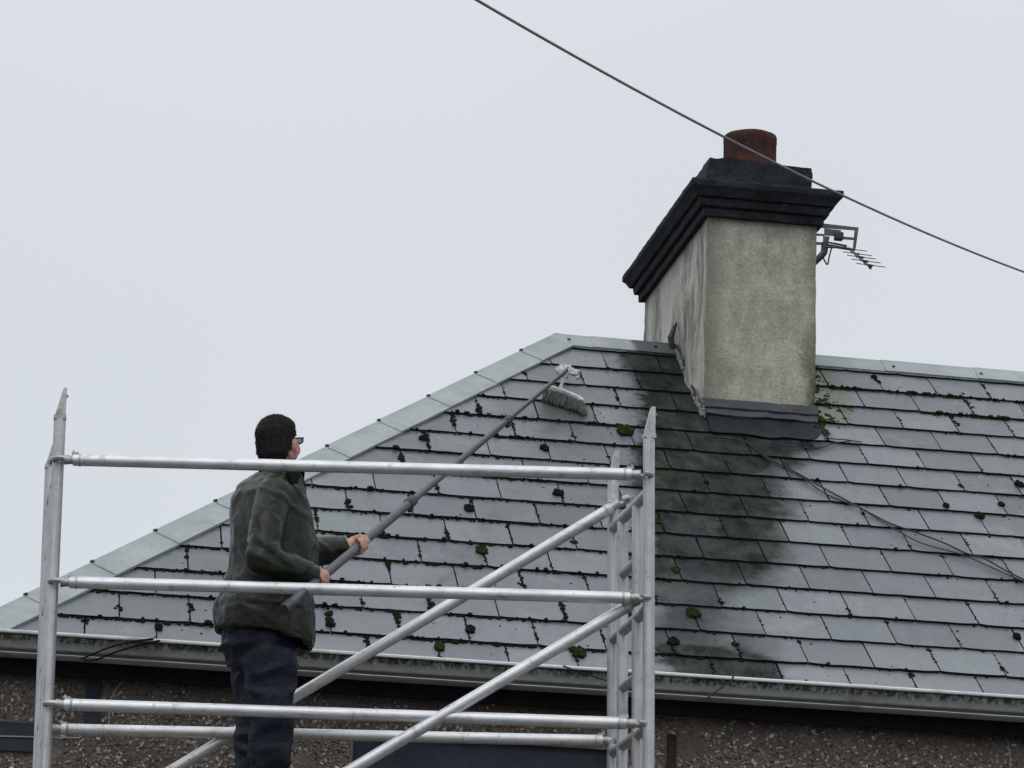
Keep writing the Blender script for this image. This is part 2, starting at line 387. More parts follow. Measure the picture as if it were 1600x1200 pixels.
def render_material():
    M = MT('cement_render', .9, 0, .3); v = M.co('World')
    sp = M.n('ShaderNodeSeparateXYZ'); M.l(v, sp.inputs[0])
    n1 = M.noise(3.2, 6, .62, v); n2 = M.noise(11, 6, .7, M.co('World', (1, 1, .45))); n3 = M.noise(150, 3, .7, v); n4 = M.noise(45, 4, .7, v)
    c = M.ramp(n1, [(.3, (.36, .34, .27)), (.5, (.48, .455, .375)), (.72, (.60, .575, .49))])
    c = M.mix(M.ramp(n2, [(.42, 0.), (.70, .6)]), c, (.21, .21, .165))
    c = M.mix(.55, c, M.ramp(n4, [(.28, .32), (.72, .68)]), 'OVERLAY')
    c = M.mix(.5, c, M.ramp(n3, [(.3, .3), (.7, .7)]), 'OVERLAY')
    # green algae on the two front arrises
    x = sp.outputs['X']; wob = M.math('MULTIPLY', M.math('SUBTRACT', n2, .5), .16)
    xx = M.math('ADD', x, wob)
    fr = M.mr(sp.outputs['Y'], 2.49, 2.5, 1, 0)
    a1 = M.mr(xx, 4.33, 4.43); a2 = M.mr(xx, 3.90, 3.80)
    low = M.mr(sp.outputs['Z'], 2.6, 2.1, .25, 1)
    c = M.mix(M.math('MULTIPLY', M.math('MULTIPLY', a1, fr), M.math('ADD', low, .1), True), c, (.095, .105, .055))
    c = M.mix(M.math('MULTIPLY', M.math('MULTIPLY', a2, fr), .5, True), c, (.12, .125, .085))
    # side: paler, vertical water stains
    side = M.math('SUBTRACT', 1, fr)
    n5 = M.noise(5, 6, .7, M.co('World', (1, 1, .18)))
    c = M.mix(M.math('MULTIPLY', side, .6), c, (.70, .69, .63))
    cy = M.math('ABSOLUTE', M.math('SUBTRACT', M.math('ADD', sp.outputs['Y'], M.math('MULTIPLY', M.math('SUBTRACT', n2, .5), .35)), 3.03))
    c = M.mix(M.math('MULTIPLY', side, M.mr(cy, .02, .10, .8, 0)), c, (.11, .11, .095))
    c = M.mix(M.math('MULTIPLY', side, M.ramp(n5, [(.50, 0.), (.62, .8)])), c, (.17, .17, .145))
    blot = M.noise(2.1, 7, .72, M.co('World', (1, 1, .35)))
    c = M.mix(M.ramp(blot, [(.50, 0.), (.64, .5)]), c, (.17, .17, .12))
    # darker towards the top, under the cornice
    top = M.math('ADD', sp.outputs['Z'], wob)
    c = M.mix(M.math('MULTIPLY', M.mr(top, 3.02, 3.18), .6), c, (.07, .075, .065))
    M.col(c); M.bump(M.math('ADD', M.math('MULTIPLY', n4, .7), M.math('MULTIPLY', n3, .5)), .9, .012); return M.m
MAT['render'] = render_material()
def pot_material():
    M = MT('terracotta', .9, 0, .15); v = M.co('World'); sp = M.n('ShaderNodeSeparateXYZ'); M.l(v, sp.inputs[0])
    n = M.noise(9, 6, .7, v); n2 = M.noise(60, 4, .7, v)
    c = M.ramp(n, [(.32, (.03, .020, .018)), (.55, (.095, .043, .035)), (.75, (.145, .070, .055))])
    c = M.mix(M.ramp(M.noise(6, 5, .7, M.co('World', (1, 1, .3))), [(.48, 0.), (.7, .8)]), c, (.03, .027, .026))
    c = M.mix(.5, c, M.ramp(n2, [(.3, .3), (.7, .65)]), 'OVERLAY')
    M.col(c); M.bump(n2, .5, .004); return M.m
MAT['pot'] = pot_material()
def dash_material():
    M = MT('pebbledash_mortar', .95, 0, .2); v = M.co('World')
    n = M.noise(5, 6, .65, v); n2 = M.noise(60, 4, .75, v)
    c = M.ramp(n, [(.3, (.13, .108, .092)), (.7, (.26, .222, .190))])
    c = M.mix(.8, c, M.ramp(n2, [(.3, .2), (.7, .7)]), 'OVERLAY')
    vo = M.n('ShaderNodeTexVoronoi'); vo.inputs['Scale'].default_value = 62; M.l(v, vo.inputs['Vector'])
    sz = M.n('ShaderNodeSeparateXYZ'); M.l(vo.outputs['Color'], sz.inputs[0])
    pk = M.math('MULTIPLY', M.mr(vo.outputs['Distance'], .32, .42, 1, 0), M.mr(sz.outputs['X'], .45, .5), True)
    c = M.mix(M.math('MULTIPLY', pk, .8), c, M.ramp(sz.outputs['Y'], [(0, (.12, .09, .08)), (.5, (.26, .22, .19)), (.85, (.36, .33, .29)), (1, (.6, .57, .5))]))
    M.col(c); M.bump(M.math('ADD', n2, M.math('MULTIPLY', pk, .6)), 1, .012); return M.m
MAT['dash'] = dash_material()
def pebble_material():
    M = MT('pebble', .7, 0, .4); r = M.n('ShaderNodeNewGeometry').outputs['Random Per Island']
    c = M.ramp(r, [(0, (.08, .058, .05)), (.22, (.16, .125, .11)), (.45, (.26, .22, .19)), (.58, (.22, .16, .135)), (.72, (.34, .31, .27)), (.90, (.46, .43, .38)), (1, (.66, .64, .58))])
    M.col(c); M.bump(M.noise(90, 2, .5, M.co('World')), .4, .003); return M.m
MAT['pebble'] = pebble_material()
def cloth(name, c1, c2, rough, bs=.5, sc=26, spec=.25):
    M = MT(name, rough, 0, spec); v = M.co('World'); n = M.noise(sc, 5, .6, v, .4); n2 = M.noise(7, 4, .6, v)
    c = M.ramp(n2, [(.3, c1), (.7, c2)]); M.col(M.mix(.15, c, M.ramp(n, [(.3, .3), (.7, .65)]), 'OVERLAY'))
    rd = M.math('ABSOLUTE', M.math('SUBTRACT', M.noise(9, 3, .5, v, 1.2), .5)); rd = M.mr(rd, 0, .16, .7, 0)
    M.rough(M.mr(n, .35, .65, rough-.1, rough+.15)); M.bump(M.math('ADD', M.math('MULTIPLY', n, .5), rd), bs, .008); return M.m
MAT['jacket'] = cloth('waxed_jacket', (.0085, .0118, .0058), (.017, .0225, .0115), .36, .30, 24, .32)
MAT['collar'] = cloth('collar_cloth', (.004, .005, .005), (.008, .009, .009), .95)
MAT['trousers'] = cloth('navy_trousers', (.003, .005, .013), (.007, .0115, .025), .5, .35, 26, .25)
MAT['skin'] = MT('skin', .55, 0, .4).m
_M = MT('skin2', .55, 0, .4); _v = _M.co('World'); _M.col(_M.ramp(_M.noise(40, 4, .6, _v), [(.3, (.42, .19, .15)), (.7, (.60, .34, .27))])); MAT['skin'] = _M.m
MAT['hair'] = mottled('hair', (.004, .003, .003), (.014, .010, .008), 70, .6, .8, .01, stretch=(1, 1, .3))
MAT['shoe'] = mottled('shoe_leather', (.02, .018, .016), (.03, .027, .025), 20, .6, .2)
MAT['pole1'] = mottled('pole_grey', (.045, .048, .054), (.085, .088, .096), 20, .45, .1, metal=.3)
MAT['brush_white'] = mottled('brush_white', (.42, .44, .43), (.62, .64, .63), 20, .6, .3, grime=(.20, .22, .19))
MAT['bristle'] = mottled('bristle_dark', (.10, .115, .10), (.20, .215, .19), 30, .9, .3, grime=(.05, .065, .04))
MAT['lens'] = MT('lens_glass', .05, 0, .5).col((.25, .27, .28)).m
MAT['lens'].node_tree.nodes['Principled BSDF'].inputs['Transmission Weight'].default_value = .9

# ------------------------------------------------------------------ ground
bm = bmesh.new()
for a in (1,):
    vs = [bm.verts.new((x, y, GZ)) for x, y in ((-900, -900), (900, -900), (900, 900), (-900, 900))]; bm.faces.new(vs)
g = bmobj('ground', bm, MAT['asphalt'], smooth=False); g['kind'] = 'structure'

# ------------------------------------------------------------------ house
HXR = 9.0                                           # right-hand extent of the range that is built
house = thing('house', 'slate roofed house with brown pebbledash wall, white gutter and big rendered chimney', 'house', (4, 1.5, GZ))
def rough_wall_panel(name, x0, x1, z0, z1, y, mat):
    bm = bmesh.new(); box(bm, ((x0+x1)/2, y+.1, (z0+z1)/2), (x1-x0, .2, z1-z0)); return bmobj(name, bm, mat, house, False)
WY = .15; WT = -.06
# front wall with an opening for the window: pieces butt round it
WX0, WX1, WZ1, WZ0 = 1.60, 2.84, aty(750, 1158, WY).z - .004, -1.55
bm = bmesh.new()
def wbox(x0, x1, z0, z1): box(bm, ((x0+x1)/2, WY+.14, (z0+z1)/2), (x1-x0, .28, z1-z0))
wbox(-.13, WX0, GZ, WT); wbox(WX1, HXR-.12, GZ, WT); wbox(WX0, WX1, WZ1, WT); wbox(WX0, WX1, GZ, WZ0)
box(bm, (.01, (WY+.28+6.2)/2, (GZ+WT)/2), (.28, 6.2-WY-.28, WT-GZ)); box(bm, (HXR-.26, (WY+.28+6.2)/2, (GZ+WT)/2), (.28, 6.2-WY-.28, WT-GZ))
box(bm, ((HXR-.25)/2, 6.34, (GZ+WT)/2), (HXR+.01, .28, WT-GZ))
wall = bmobj('wall', bm, MAT['dash'], house, False)
# pebbles of the dashing, real stones
PB = Soup()
def peb(x, z, s):
    q = V((random.random(), random.random(), random.random())).normalized(); R = Matrix.Rotation(random.uniform(0, 6.3), 3, q)
    blob(PB, (x, WY-.001, z), (s*random.uniform(.8, 1.45), s*random.uniform(.45, .9), s*random.uniform(.4, .7)), 1, .0, R)
for i in range(47000):
    x = random.uniform(-.12, 6.0); z = random.uniform(-1.15, -.10)
    if WX0-.01 < x < WX1+.01 and z < WZ1+.01: continue
    if .34 < x < .415 and z > -.42: continue
    if x < .145 and -.53 < z < -.37: continue
    d = (-.13-z)/.16
    if d < 1 and random.random() > max(.06, d)**1.2: continue
    if noise.noise(V((x*5, z*5, 3))) < -.38 + .5*(random.random() < .2): continue
    peb(x, z, random.choice((.004, .0055, .007, .009, .0125)))
o = PB.obj('pebbles', MAT['pebble'], house); o['kind'] = 'stuff'
# plaster bands on the left
bm = bmesh.new(); box(bm, (.378, WY-.008, -.24), (.062, .022, .33), bev=.003); bmobj('plaster_strip', bm, MAT['plaster_blue'], house, False)
bm = bmesh.new(); box(bm, (.005, WY-.006, -.45), (.265, .026, .135), bev=.003); bmobj('plaster_band', bm, MAT['plaster_blue'], house, False)
bm = bmesh.new(); box(bm, (3.125, WY-.004, -.62), (.045, .018, .74), bev=.004); bmobj('shaded_gap_strip', bm, MAT['gap_shade'], house, False)  # dark strip standing in for a shadowed gap in the wall
# window
wf = bmesh.new()
fy = WY+.03; FW = .05
box(wf, ((WX0+WX1)/2, fy+.03, WZ1-FW-.03), (WX1-WX0-.004, .06, .16)); box(wf, ((WX0+WX1)/2, fy+.03, WZ0+FW/2), (WX1-WX0-.004, .06, FW))
for x in (WX0+FW/2+.002, (WX0+WX1)/2, WX1-FW/2-.002): box(wf, (x, fy+.03, (WZ0+WZ1)/2-.045), (FW, .058, WZ1-WZ0-.195))
win = bmobj('window', wf, MAT['plaster_blue'], house, False)
for k in range(2):
    bm = bmesh.new(); xa = WX0+FW+k*((WX1-WX0)/2-FW/2); box(bm, (xa+(WX1-WX0)/4-FW*.75, fy+.03, (WZ0+WZ1)/2-.045), ((WX1-WX0)/2-FW*1.5, .012, WZ1-WZ0-.2))
    q = bmobj('pane', bm, MAT['glass'], win, False); q.matrix_parent_inverse = Matrix.Identity(4)
bm = bmesh.new(); box(bm, ((WX0+WX1)/2, WY-.02, WZ0-.035), (WX1-WX0+.1, .1, .06), bev=.006); bmobj('window_sill', bm, MAT['mortar'], house, False)
# fascia and soffit
bm = bmesh.new(); box(bm, (HXR/2-.1, .062, -.088), (HXR+.16, .022, .165)); bmobj('fascia', bm, MAT['black_timber'], house, False)
bm = bmesh.new(); box(bm, (HXR/2-.1, .112, -.125), (HXR+.1, .074, .012)); bmobj('soffit', bm, MAT['black_timber'], house, False)
# gutter: moulded profile swept along x, in four lengths with union brackets
gp = [(-.004, -.002), (-.010, .004), (-.094, .006), (-.104, .004), (-.108, -.002), (-.106, -.010), (-.100, -.014), (-.093, -.018), (-.088, -.034), (-.080, -.052), (-.070, -.068), (-.062, -.080),
      (-.060, -.086), (-.064, -.090), (-.062, -.0965), (-.052, -.100), (.040, -.100), (.049, -.094), (.049, -.004)]
gp_in = [(-.002, -.004)]
prof0 = [(y, z) for y, z in [(.049, 0), (.049, -.1), (-.052, -.100), (-.062, -.0975), (-.066, -.0925), (-.0635, -.087), (-.058, -.084), (-.061, -.078), (-.070, -.066), (-.080, -.050), (-.088, -.034), (-.092, -.020), (-.097, -.0145), (-.105, -.012), (-.108, -.006), (-.107, .001), (-.102, .004), (-.094, .002), (-.088, -.008), (-.082, -.03), (-.055, -.075), (-.045, -.09), (.042, -.09), (.044, 0)]]
prof = [(.049, 0), (.049, -.1), (-.050, -.100), (-.066, -.0985), (-.070, -.0955), (-.066, -.0915), (-.0575, -.089), (-.0575, -.084), (-.062, -.077), (-.071, -.066), (-.080, -.050), (-.086, -.034), (-.088, -.020), (-.088, -.0150),
        (-.103, -.0135), (-.109, -.009), (-.1095, -.001), (-.105, .004), (-.096, .003), (-.086, -.008), (-.080, -.03), (-.055, -.075), (-.045, -.09), (.042, -.09), (.044, 0)]
joints = [-.32, 1.62, 4.02, 6.4, HXR+.1]
for a, b in zip(joints, joints[1:]):
    bm = bmesh.new(); n = 10; rings = []
    for i in range(n+1):
        x = a + .0015 + (b-a-.003)*i/n; s = .0006*sin(x*2.1)+.0004*sin(x*5)
        rings.append([V((x, y, z+s)) for y, z in prof])
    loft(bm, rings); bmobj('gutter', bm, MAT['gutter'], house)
for x in (1.62, 4.02, 6.4):
    bm = bmesh.new()
    loft(bm, [[V((x+dx, y-.0012 if y < 0 else y, z-(.001 if z < -.08 else 0)+(.001 if z > -.012 else 0))) for y, z in prof] for dx in (-.03, .03)])
    bmobj('gutter_union', bm, MAT['gutter'], house)
# roof deck: solid hipped body just under the slates
def hipsolid(n):
    e = -.0
    z = -n/cos(TH)
    X0, X1, Y0, Y1 = HX-RUN, HXR, 0, 2*RUN
    k = n/sin(TH)*0
    v = [(X0, Y0, z), (X1, Y0, z), (X1, Y1, z), (X0, Y1, z), (HX, RUN, ZR+z), (X1, RUN, ZR+z)]
    return v
bm = bmesh.new(); vv = [bm.verts.new(p) for p in hipsolid(.012)]
for f in ((0, 1, 5, 4), (2, 3, 4, 5), (3, 0, 4), (1, 2, 5), (0, 3, 2, 1)): bm.faces.new([vv[i] for i in f])
roof = bmobj('roof', bm, MAT['underlay'], house, False)
def sub(o): o.matrix_parent_inverse = Matrix.Identity(4); return o

# slates
HIPU = lambda v: (HX-RUN) + v*cos(TH)              # u of the hip at slope distance v
def clip(poly):                                    # keep u > HIPU(v)+.01
    out = []
    f = lambda p: p[0]-HIPU(p[1])-.012
    for i, p in enumerate(poly):
        q = poly[(i+1) % len(poly)]; a, b = f(p), f(q)
        if a >= 0: out.append(p)
        if (a >= 0) != (b >= 0):
            t = a/(a-b); out.append((p[0]+(q[0]-p[0])*t, p[1]+(q[1]-p[1])*t))
    return out
SW, TOPL, THK = .332, .07, .0115
def slate_poly(w, top):
    g = .0032; n = 8; e = []
    for i in range(n+1):
        e.append((g+(w-2*g)*i/n, random.uniform(-.003, .004) if 0 < i < n else random.uniform(0, .010)))
    return e + [(w-g+random.uniform(-.001, .001), top), (g+random.uniform(-.001, .001), top)]
def slate_mesh(poly, u0, v0):
    """poly in absolute (u,v); mesh local to the slate's lower left corner, tilted so its tail rides on the course below"""
    def P(u, v, up):
        s = (v-v0)/(GA+TOPL); n = .020*(1-s)+.004*s - (0 if up else THK*(1-.3*s))
        return (u-u0, v-v0, n)
    bm = bmesh.new(); a = [bm.verts.new(P(u, v, True)) for u, v in poly]; b = [bm.verts.new(P(u, v, False)) for u, v in poly]; n = len(a)
    f = bm.faces.new(a); f.material_index = 0
    bm.faces.new(b[::-1]).material_index = 1
    for k in range(n):
        bm.faces.new((a[k], b[k], b[(k+1) % n], a[(k+1) % n])).material_index = 1
    bmesh.ops.recalc_face_normals(bm, faces=bm.faces)
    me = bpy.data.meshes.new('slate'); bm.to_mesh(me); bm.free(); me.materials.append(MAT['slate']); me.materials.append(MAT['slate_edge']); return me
def full(u0, v0, w=SW, top=GA+TOPL): return [(u0+a, v0+b) for a, b in slate_poly(w, top)]
variants = [slate_mesh(full(0, 0), 0, 0) for _ in range(9)]
RM = Matrix((EU, EV, EN)).transposed()
NROW = 16; jointpts = []; rest = bmesh.new(); nsl = 0
CHX0, CHX1, CHY0, CHY1 = 3.7782, 4.4275, 2.4715, 4.209
def place(me, u0, v0, jit=True):
    o = bpy.data.objects.new('slate', me); COL.objects.link(o)
    M = Matrix.Translation(rp(u0, v0, random.uniform(0, .0022) if jit else 0)) @ (RM @ Matrix.Rotation(random.gauss(0, .0035), 3, 'Z')).to_4x4()
    o.matrix_world = M; o.parent = roof; return o
for k in range(NROW):
    v0 = V0 + k*GA; top = GA+TOPL
    if k == NROW-1: top = VR-.02-v0
    if k == 0: v0e = -.045; 
    ph = 1.640 if k % 2 == 0 else 1.800
    n0 = math.floor((HIPU(v0)-ph)/SW)-1
    u = ph + n0*SW
    while u < 6.15 + .2*(k > 8):
        w = SW; poly = full(u, v0, w, top)
        if k == 0: poly = [(a, max(b, -.05+(b-v0))) for a, b in poly]
        inside = u > CHX0+.01 and u+SW < CHX1+.01 and (v0+.05)*cos(TH) > CHY0
        if not inside:
            c = clip(poly)
            if len(c) >= 3:
                if len(c) == len(poly) and min(p[0]-HIPU(p[1]) for p in poly) > .02 and k < NROW-1 and k > 0: o = place(random.choice(variants), u, v0)
                else:
                    ar = abs(sum(p[0]*q[1]-q[0]*p[1] for p, q in zip(c, c[1:]+c[:1])))/2
                    if ar > .004: o = place(slate_mesh(c, u, v0), u, v0, k > 0)
                nsl += 1
        if u > HIPU(v0): jointpts.append((u, v0, k))
        u += SW
    while u < HXR:
        for poly in (full(u, v0, min(SW, HXR-u), top),):
            me = slate_mesh(poly, u, v0); me.transform(Matrix.Translation(rp(u, v0)) @ RM.to_4x4()); rest.from_mesh(me); bpy.data.meshes.remove(me)
        u += SW
me = bpy.data.meshes.new('slates_beyond'); rest.to_mesh(me); rest.free(); me.materials.append(MAT['slate']); me.materials.append(MAT['slate_edge'])
q = sub(link('slates_beyond', me, roof)); q['kind'] = 'stuff'
# the two slopes turned away from the camera: courses joined in one mesh each
bm = bmesh.new()
def course_strip(A, B, up, n, a0, a1, wid, hip):
    pass
hb = V((-1, 0, 0))
for k in range(NROW):
    v0 = max(0, V0+k*GA); v1 = min(VR-.02, V0+(k+1)*GA+.05)
    y0, y1 = v0*cos(TH), v1*cos(TH); z0, z1 = v0*sin(TH), v1*sin(TH); h0, h1 = .016, .004
    # left hip end slope (faces -x)
    N = V((-sin(TH), 0, cos(TH))); X0 = HX-RUN
    a = [V((X0+y0, y0+.02, z0)), V((X0+y0, 2*RUN-y0-.02, z0)), V((X0+y1, 2*RUN-y1-.02, z1)), V((X0+y1, y1+.02, z1))]
    prism(bm, [a[0]+N*h0, a[1]+N*h0, a[2]+N*h1, a[3]+N*h1], -N*.006)
    N = V((0, sin(TH), cos(TH)))
    a = [V((X0+y0+.02, 2*RUN-y0, z0)), V((HXR, 2*RUN-y0, z0)), V((HXR, 2*RUN-y1, z1)), V((X0+y1+.02, 2*RUN-y1, z1))]
    prism(bm, [a[0]+N*h0, a[1]+N*h0, a[2]+N*h1, a[3]+N*h1], -N*.006)
q = sub(bmobj('slates_far_slopes', bm, MAT['slate'], roof, False)); q['kind'] = 'stuff'

# hip and ridge cappings: separate folded lengths, each lapping the one below, with a bolt
apex = V((HX, RUN, ZR)); hb = V((HX-RUN, 0, 0)); HD = (apex-hb).normalized()
pdl = EN.cross(HD).normalized()                   # across the hip, up-slope side
NL = V((-sin(TH), 0, cos(TH))); pd2 = HD.cross(NL).normalized()
w1 = -pdl if (-pdl).z < 0 else pdl
w2 = pd2 if pd2.z < 0 else -pd2
def cap_piece(a, b, d, wa, wb, na, nb, mat, name, lift0=.027, lift1=.032, wd=.137, bolt=True, wd2=.14):
    """folded capping between a and b (a is the lower, lapped end)"""
    bm = bmesh.new(); up = (na+nb).normalized(); rings = []
    for i in range(5):
        t = i/4; p = a.lerp(b, t); lf = lift1*(1-t)+lift0*t
        s = .0015*random.uniform(-1, 1)
        c = p + up*(lf+.018)
        A2 = p + wa*(wd+s)+na*(lf); A1 = p + wa*(wd*.5)+na*(lf+.006)
        A0 = p + wa*.016 + up*(lf+.012)
        B0 = p + wb*.016 + up*(lf+.012); B1 = p + wb*(wd2*.5)+nb*(lf+.006); B2 = p + wb*(wd2)+nb*(lf)
        A3 = A2 - na*.015; B3 = B2-nb*.015; t_ = .005
        outer = [A3, A2, A1, A0, c, B0, B1, B2, B3]
        inner = [B3+wb*-.006, B2-nb*t_-wb*.006, B1-nb*t_, B0-up*t_, c-up*t_, A0-up*t_, A1-na*t_, A2-na*t_-wa*.006, A3-wa*.006]
        rings.append(outer+inner)
    loft(bm, rings); o = sub(bmobj(name, bm, mat, roof))
    return o
def bolt(p, n, r=.009):
    bm = bmesh.new(); x, y = frame_of(n)
    R = Matrix((x, y, n.normalized())).transposed()
    rr = bmesh.ops.create_cone(bm, cap_ends=True, segments=8, radius1=r*1.3, radius2=r, depth=.014)
    for v in rr['verts']: v.co = V(p) + R @ v.co
    return sub(bmobj('capping_bolt', bm, MAT['black_plastic'], roof, False))
s = -.10; LH = (apex-hb).length
marks = [.405+.498*k for k in range(-1, 10)]
edges = [-.04] + [m for m in marks if m > .0] + [LH+.03]
UPH = (EN+NL).normalized()
for a, b in zip(edges, edges[1:]):
    if b-a < .05: continue
    cap_piece(hb+HD*(a-.012), hb+HD*min(b+.012, LH+.03), HD, w1, w2, EN, NL, MAT['cap'], 'hip_capping')
    if a > 0: bolt(hb+HD*(a-.002)+UPH*.046, UPH, .010)
RX = V((1, 0, 0)); NB = V((0, sin(TH), cos(TH))); wf_ = -EV; wb_ = V((0, cos(TH), -sin(TH)))
jr = [HX-.02, 3.265, CHX0-.02], [CHX1-.02+.0, 5.05, 5.63, 6.2, 6.8, 7.4, 8.0, 8.6, HXR]
for seg in jr:
    for a, b in zip(seg, seg[1:]):
        lo = .020
        cap_piece(V((b+.01, RUN, ZR)), V((a-.012 if a > HX else a, RUN, ZR)), RX, wf_, wb_, EN, NB, MAT['cap'], 'ridge_capping', lift0=.030, lift1=.026, wd=.115, wd2=.115)
for px in ((885, 531), (1020, 543)): 
    u, v = roofpx(*px); bolt(rp(u, min(v, VR-.05), .034), EN, .010)
for px in ((1390, 573), (1526, 584)):
    u, v = roofpx(*px); bolt(rp(u, VR-.06, .034), EN, .010)

# ------------------------------------------------------------------ chimney
def disp_grid_box(x0, x1, y0, y1, z0, z1, nx, ny, nz_, f):
    bm = bmesh.new()
    def grid(o, a, b, na, nb):
        vs = [[bm.verts.new(o+a*i/na+b*j/nb) for j in range(nb+1)] for i in range(na+1)]
        for i in range(na):
            for j in range(nb): bm.faces.new((vs[i][j], vs[i+1][j], vs[i+1][j+1], vs[i][j+1]))
    X, Y, Z = V((x1-x0, 0, 0)), V((0, y1-y0, 0)), V((0, 0, z1-z0)); O = V((x0, y0, z0))
    grid(O, X, Z, nx, nz_); grid(O+Y, X, Z, nx, nz_); grid(O, Y, Z, ny, nz_); grid(O+X, Y, Z, ny, nz_); grid(O+Z, X, Y, nx, ny); grid(O, X, Y, nx, ny)
    bmesh.ops.remove_doubles(bm, verts=bm.verts, dist=1e-5); bmesh.ops.recalc_face_normals(bm, faces=bm.faces); bm.normal_update()
    mv = [(v, v.normal.copy()) for v in bm.verts]
    for v, n in mv: v.co += n*f(v.co, n)
    return bm
ZC = 3.168                                          # underside of the cornice
def chd(p, n):
    k_ = max(0., min(1., (ZC-p.z)/.22))
    d = .006*noise.fractal(V(p)*3.0, .8, 2, 4)+.004*noise.noise(V(p)*14)+.0025*noise.noise(V(p)*45)
    if p.x < CHX0+.05 and 2.55 < p.y < 4.2:          # cracked, bellied render on the side
        c = 3.02+.10*sin(p.z*2.2)+.05*noise.noise(V((0, p.z*6, 1)))
        e = p.y-c
        if abs(e) < .05: d -= .045*(1-abs(e)/.05)
        elif e < 0: d += .035*math.exp(-((e+.12)/.11)**2)
        d += .018*noise.noise(V((7, p.y*4, p.z*2.2)))
    return d*k_
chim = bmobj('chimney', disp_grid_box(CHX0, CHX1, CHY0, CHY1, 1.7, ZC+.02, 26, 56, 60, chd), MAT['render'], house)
def rect(x0, x1, y0, y1, z): return [V((x0, y0, z)), V((x1, y0, z)), V((x1, y1, z)), V((x0, y1, z))]
def subdiv_rect(o, z, n=10, m=22, jit=0.):
    x0, x1, y0, y1 = CHX0-o, CHX1+o, CHY0-o, CHY1+o; P = []
    for a, b, k in (((x0, y0), (x1, y0), n), ((x1, y0), (x1, y1), m), ((x1, y1), (x0, y1), n), ((x0, y1), (x0, y0), m)):
        for i in range(k):
            t = i/k; x, y = a[0]+(b[0]-a[0])*t, a[1]+(b[1]-a[1])*t
            q = noise.noise(V((x*6, y*6, z*9)))*jit; r = noise.noise(V((x*20, y*20, z*30)))*jit*.6
            P.append(V((x+q+r, y+q+r, z+(q-r)*.8)))
    return P
# cornice: three moulded courses, each a piece of its own
ZC0 = ZC-.012
courses = [[(.0, 0), (.030, .0), (.033, .004), (.035, .045), (.03, .050)],
           [(.02, .0505), (.056, .053), (.060, .058), (.068, .094), (.064, .098)],
           [(.04, .0985), (.086, .102), (.092, .110), (.108, .138), (.122, .150), (.125, .154), (.126, .184), (.121, .190), (.02, .204)]]
for prof_ in courses:
    bm = bmesh.new(); loft(bm, [subdiv_rect(o, ZC0+z, 14, 34, .006) for o, z in prof_])
    sub(bmobj('cornice_course', bm, MAT['cement_dark'], chim))
# pot seat (flaunched block) at the front, and pot
ZP = ZC0+.195
def blk(p, n):
    d = .012*noise.fractal(V(p)*5, .8, 2, 4)+.006*noise.noise(V(p)*22)
    if n.z > .3: d += .014*noise.noise(V(p)*9)
    return d
X0b, X1b, Y0b, Y1b = 3.765, 4.40, CHY0+.02, CHY0+.52
bm = disp_grid_box(X0b, X1b, Y0b, Y1b, ZP-.03, ZP+.182, 22, 16, 8, blk)
for v in bm.verts:                                  # mortar slumped at the left end, worn top edge
    t = max(0, (v.co.z-ZP)/.18)
    v.co.x += .022*t**2*max(0, 1-(v.co.x-X0b)/.15); v.co.z -= .012*max(0, (v.co.x-(X1b-.3))/.3)*(t > .8)
sub(bmobj('pot_seat', bm, MAT['cement_dark'], chim))
pc = V(((3.8741+4.1914)/2+.062, CHY0+.30, 0)); PR = .157
def ringp(r, z, n=40): return [V((pc.x+r*cos(2*pi*i/n)*(1+.012*sin(3*i*2*pi/n)), pc.y+r*sin(2*pi*i/n), z+.0012*sin(i*.9))) for i in range(n)]
bm = bmesh.new()
ZT = 3.775
loft(bm, [ringp(PR*1.0, ZP+.08), ringp(PR*1.0, ZT-.042), ringp(PR*1.012, ZT-.038), ringp(PR*1.015, ZT-.006), ringp(PR*1.0, ZT), ringp(PR*.86, ZT), ringp(PR*.83, ZT-.02), ringp(PR*.83, ZP+.2)])
sub(bmobj('chimney_pot', bm, MAT['pot'], chim))
bm = bmesh.new()
for i in range(34):
    a = 2*pi*i/34; blob(bm, (pc.x+(PR+.008)*cos(a), pc.y+(PR+.008)*sin(a), ZP+.175+random.uniform(-.01, .012)), (.03, .03, .016), 1, .25)
o = sub(bmobj('pot_mortar', bm, MAT['mortar'] if False else MAT['cement_dark'], chim)); o['kind'] = 'stuff'

# leadwork: front apron (two dressed steps), skirt on the slates, stepped side flashing and mortar fillet
def sheet(bm, rows, th):
    """thick sheet from rows of points; th = thickness vector"""
    nr, nc = len(rows), len(rows[0])
    A = [[bm.verts.new(p) for p in r] for r in rows]; B = [[bm.verts.new(p+th) for p in r] for r in rows]
    for i in range(nr-1):
        for j in range(nc-1):
            bm.faces.new((A[i][j], A[i][j+1], A[i+1][j+1], A[i+1][j])); bm.faces.new((B[i][j], B[i+1][j], B[i+1][j+1], B[i][j+1]))
    for j in range(nc-1):
        bm.faces.new((A[0][j], B[0][j], B[0][j+1], A[0][j+1])); bm.faces.new((A[-1][j], A[-1][j+1], B[-1][j+1], B[-1][j]))
    for i in range(nr-1):
        bm.faces.new((A[i][0], A[i+1][0], B[i+1][0], B[i][0])); bm.faces.new((A[i][-1], B[i][-1], B[i+1][-1], A[i+1][-1]))
yb = CHY0-.012; nx = 24; vb = CHY0/cos(TH)
def apron(name, prof_, x0, x1, w):
    bm = bmesh.new(); rows = []
    for (dy, z) in prof_:
        rows.append([V((x0+(x1-x0)*i/nx, yb+dy+w*noise.noise(V((i*.5, z*30, 1))), z+w*1.4*noise.noise(V((i*.35, z*9, 7))))) for i in range(nx+1)])
    sheet(bm, rows, V((0, .004, -.001))); sub(bmobj(name, bm, MAT['lead'], chim))
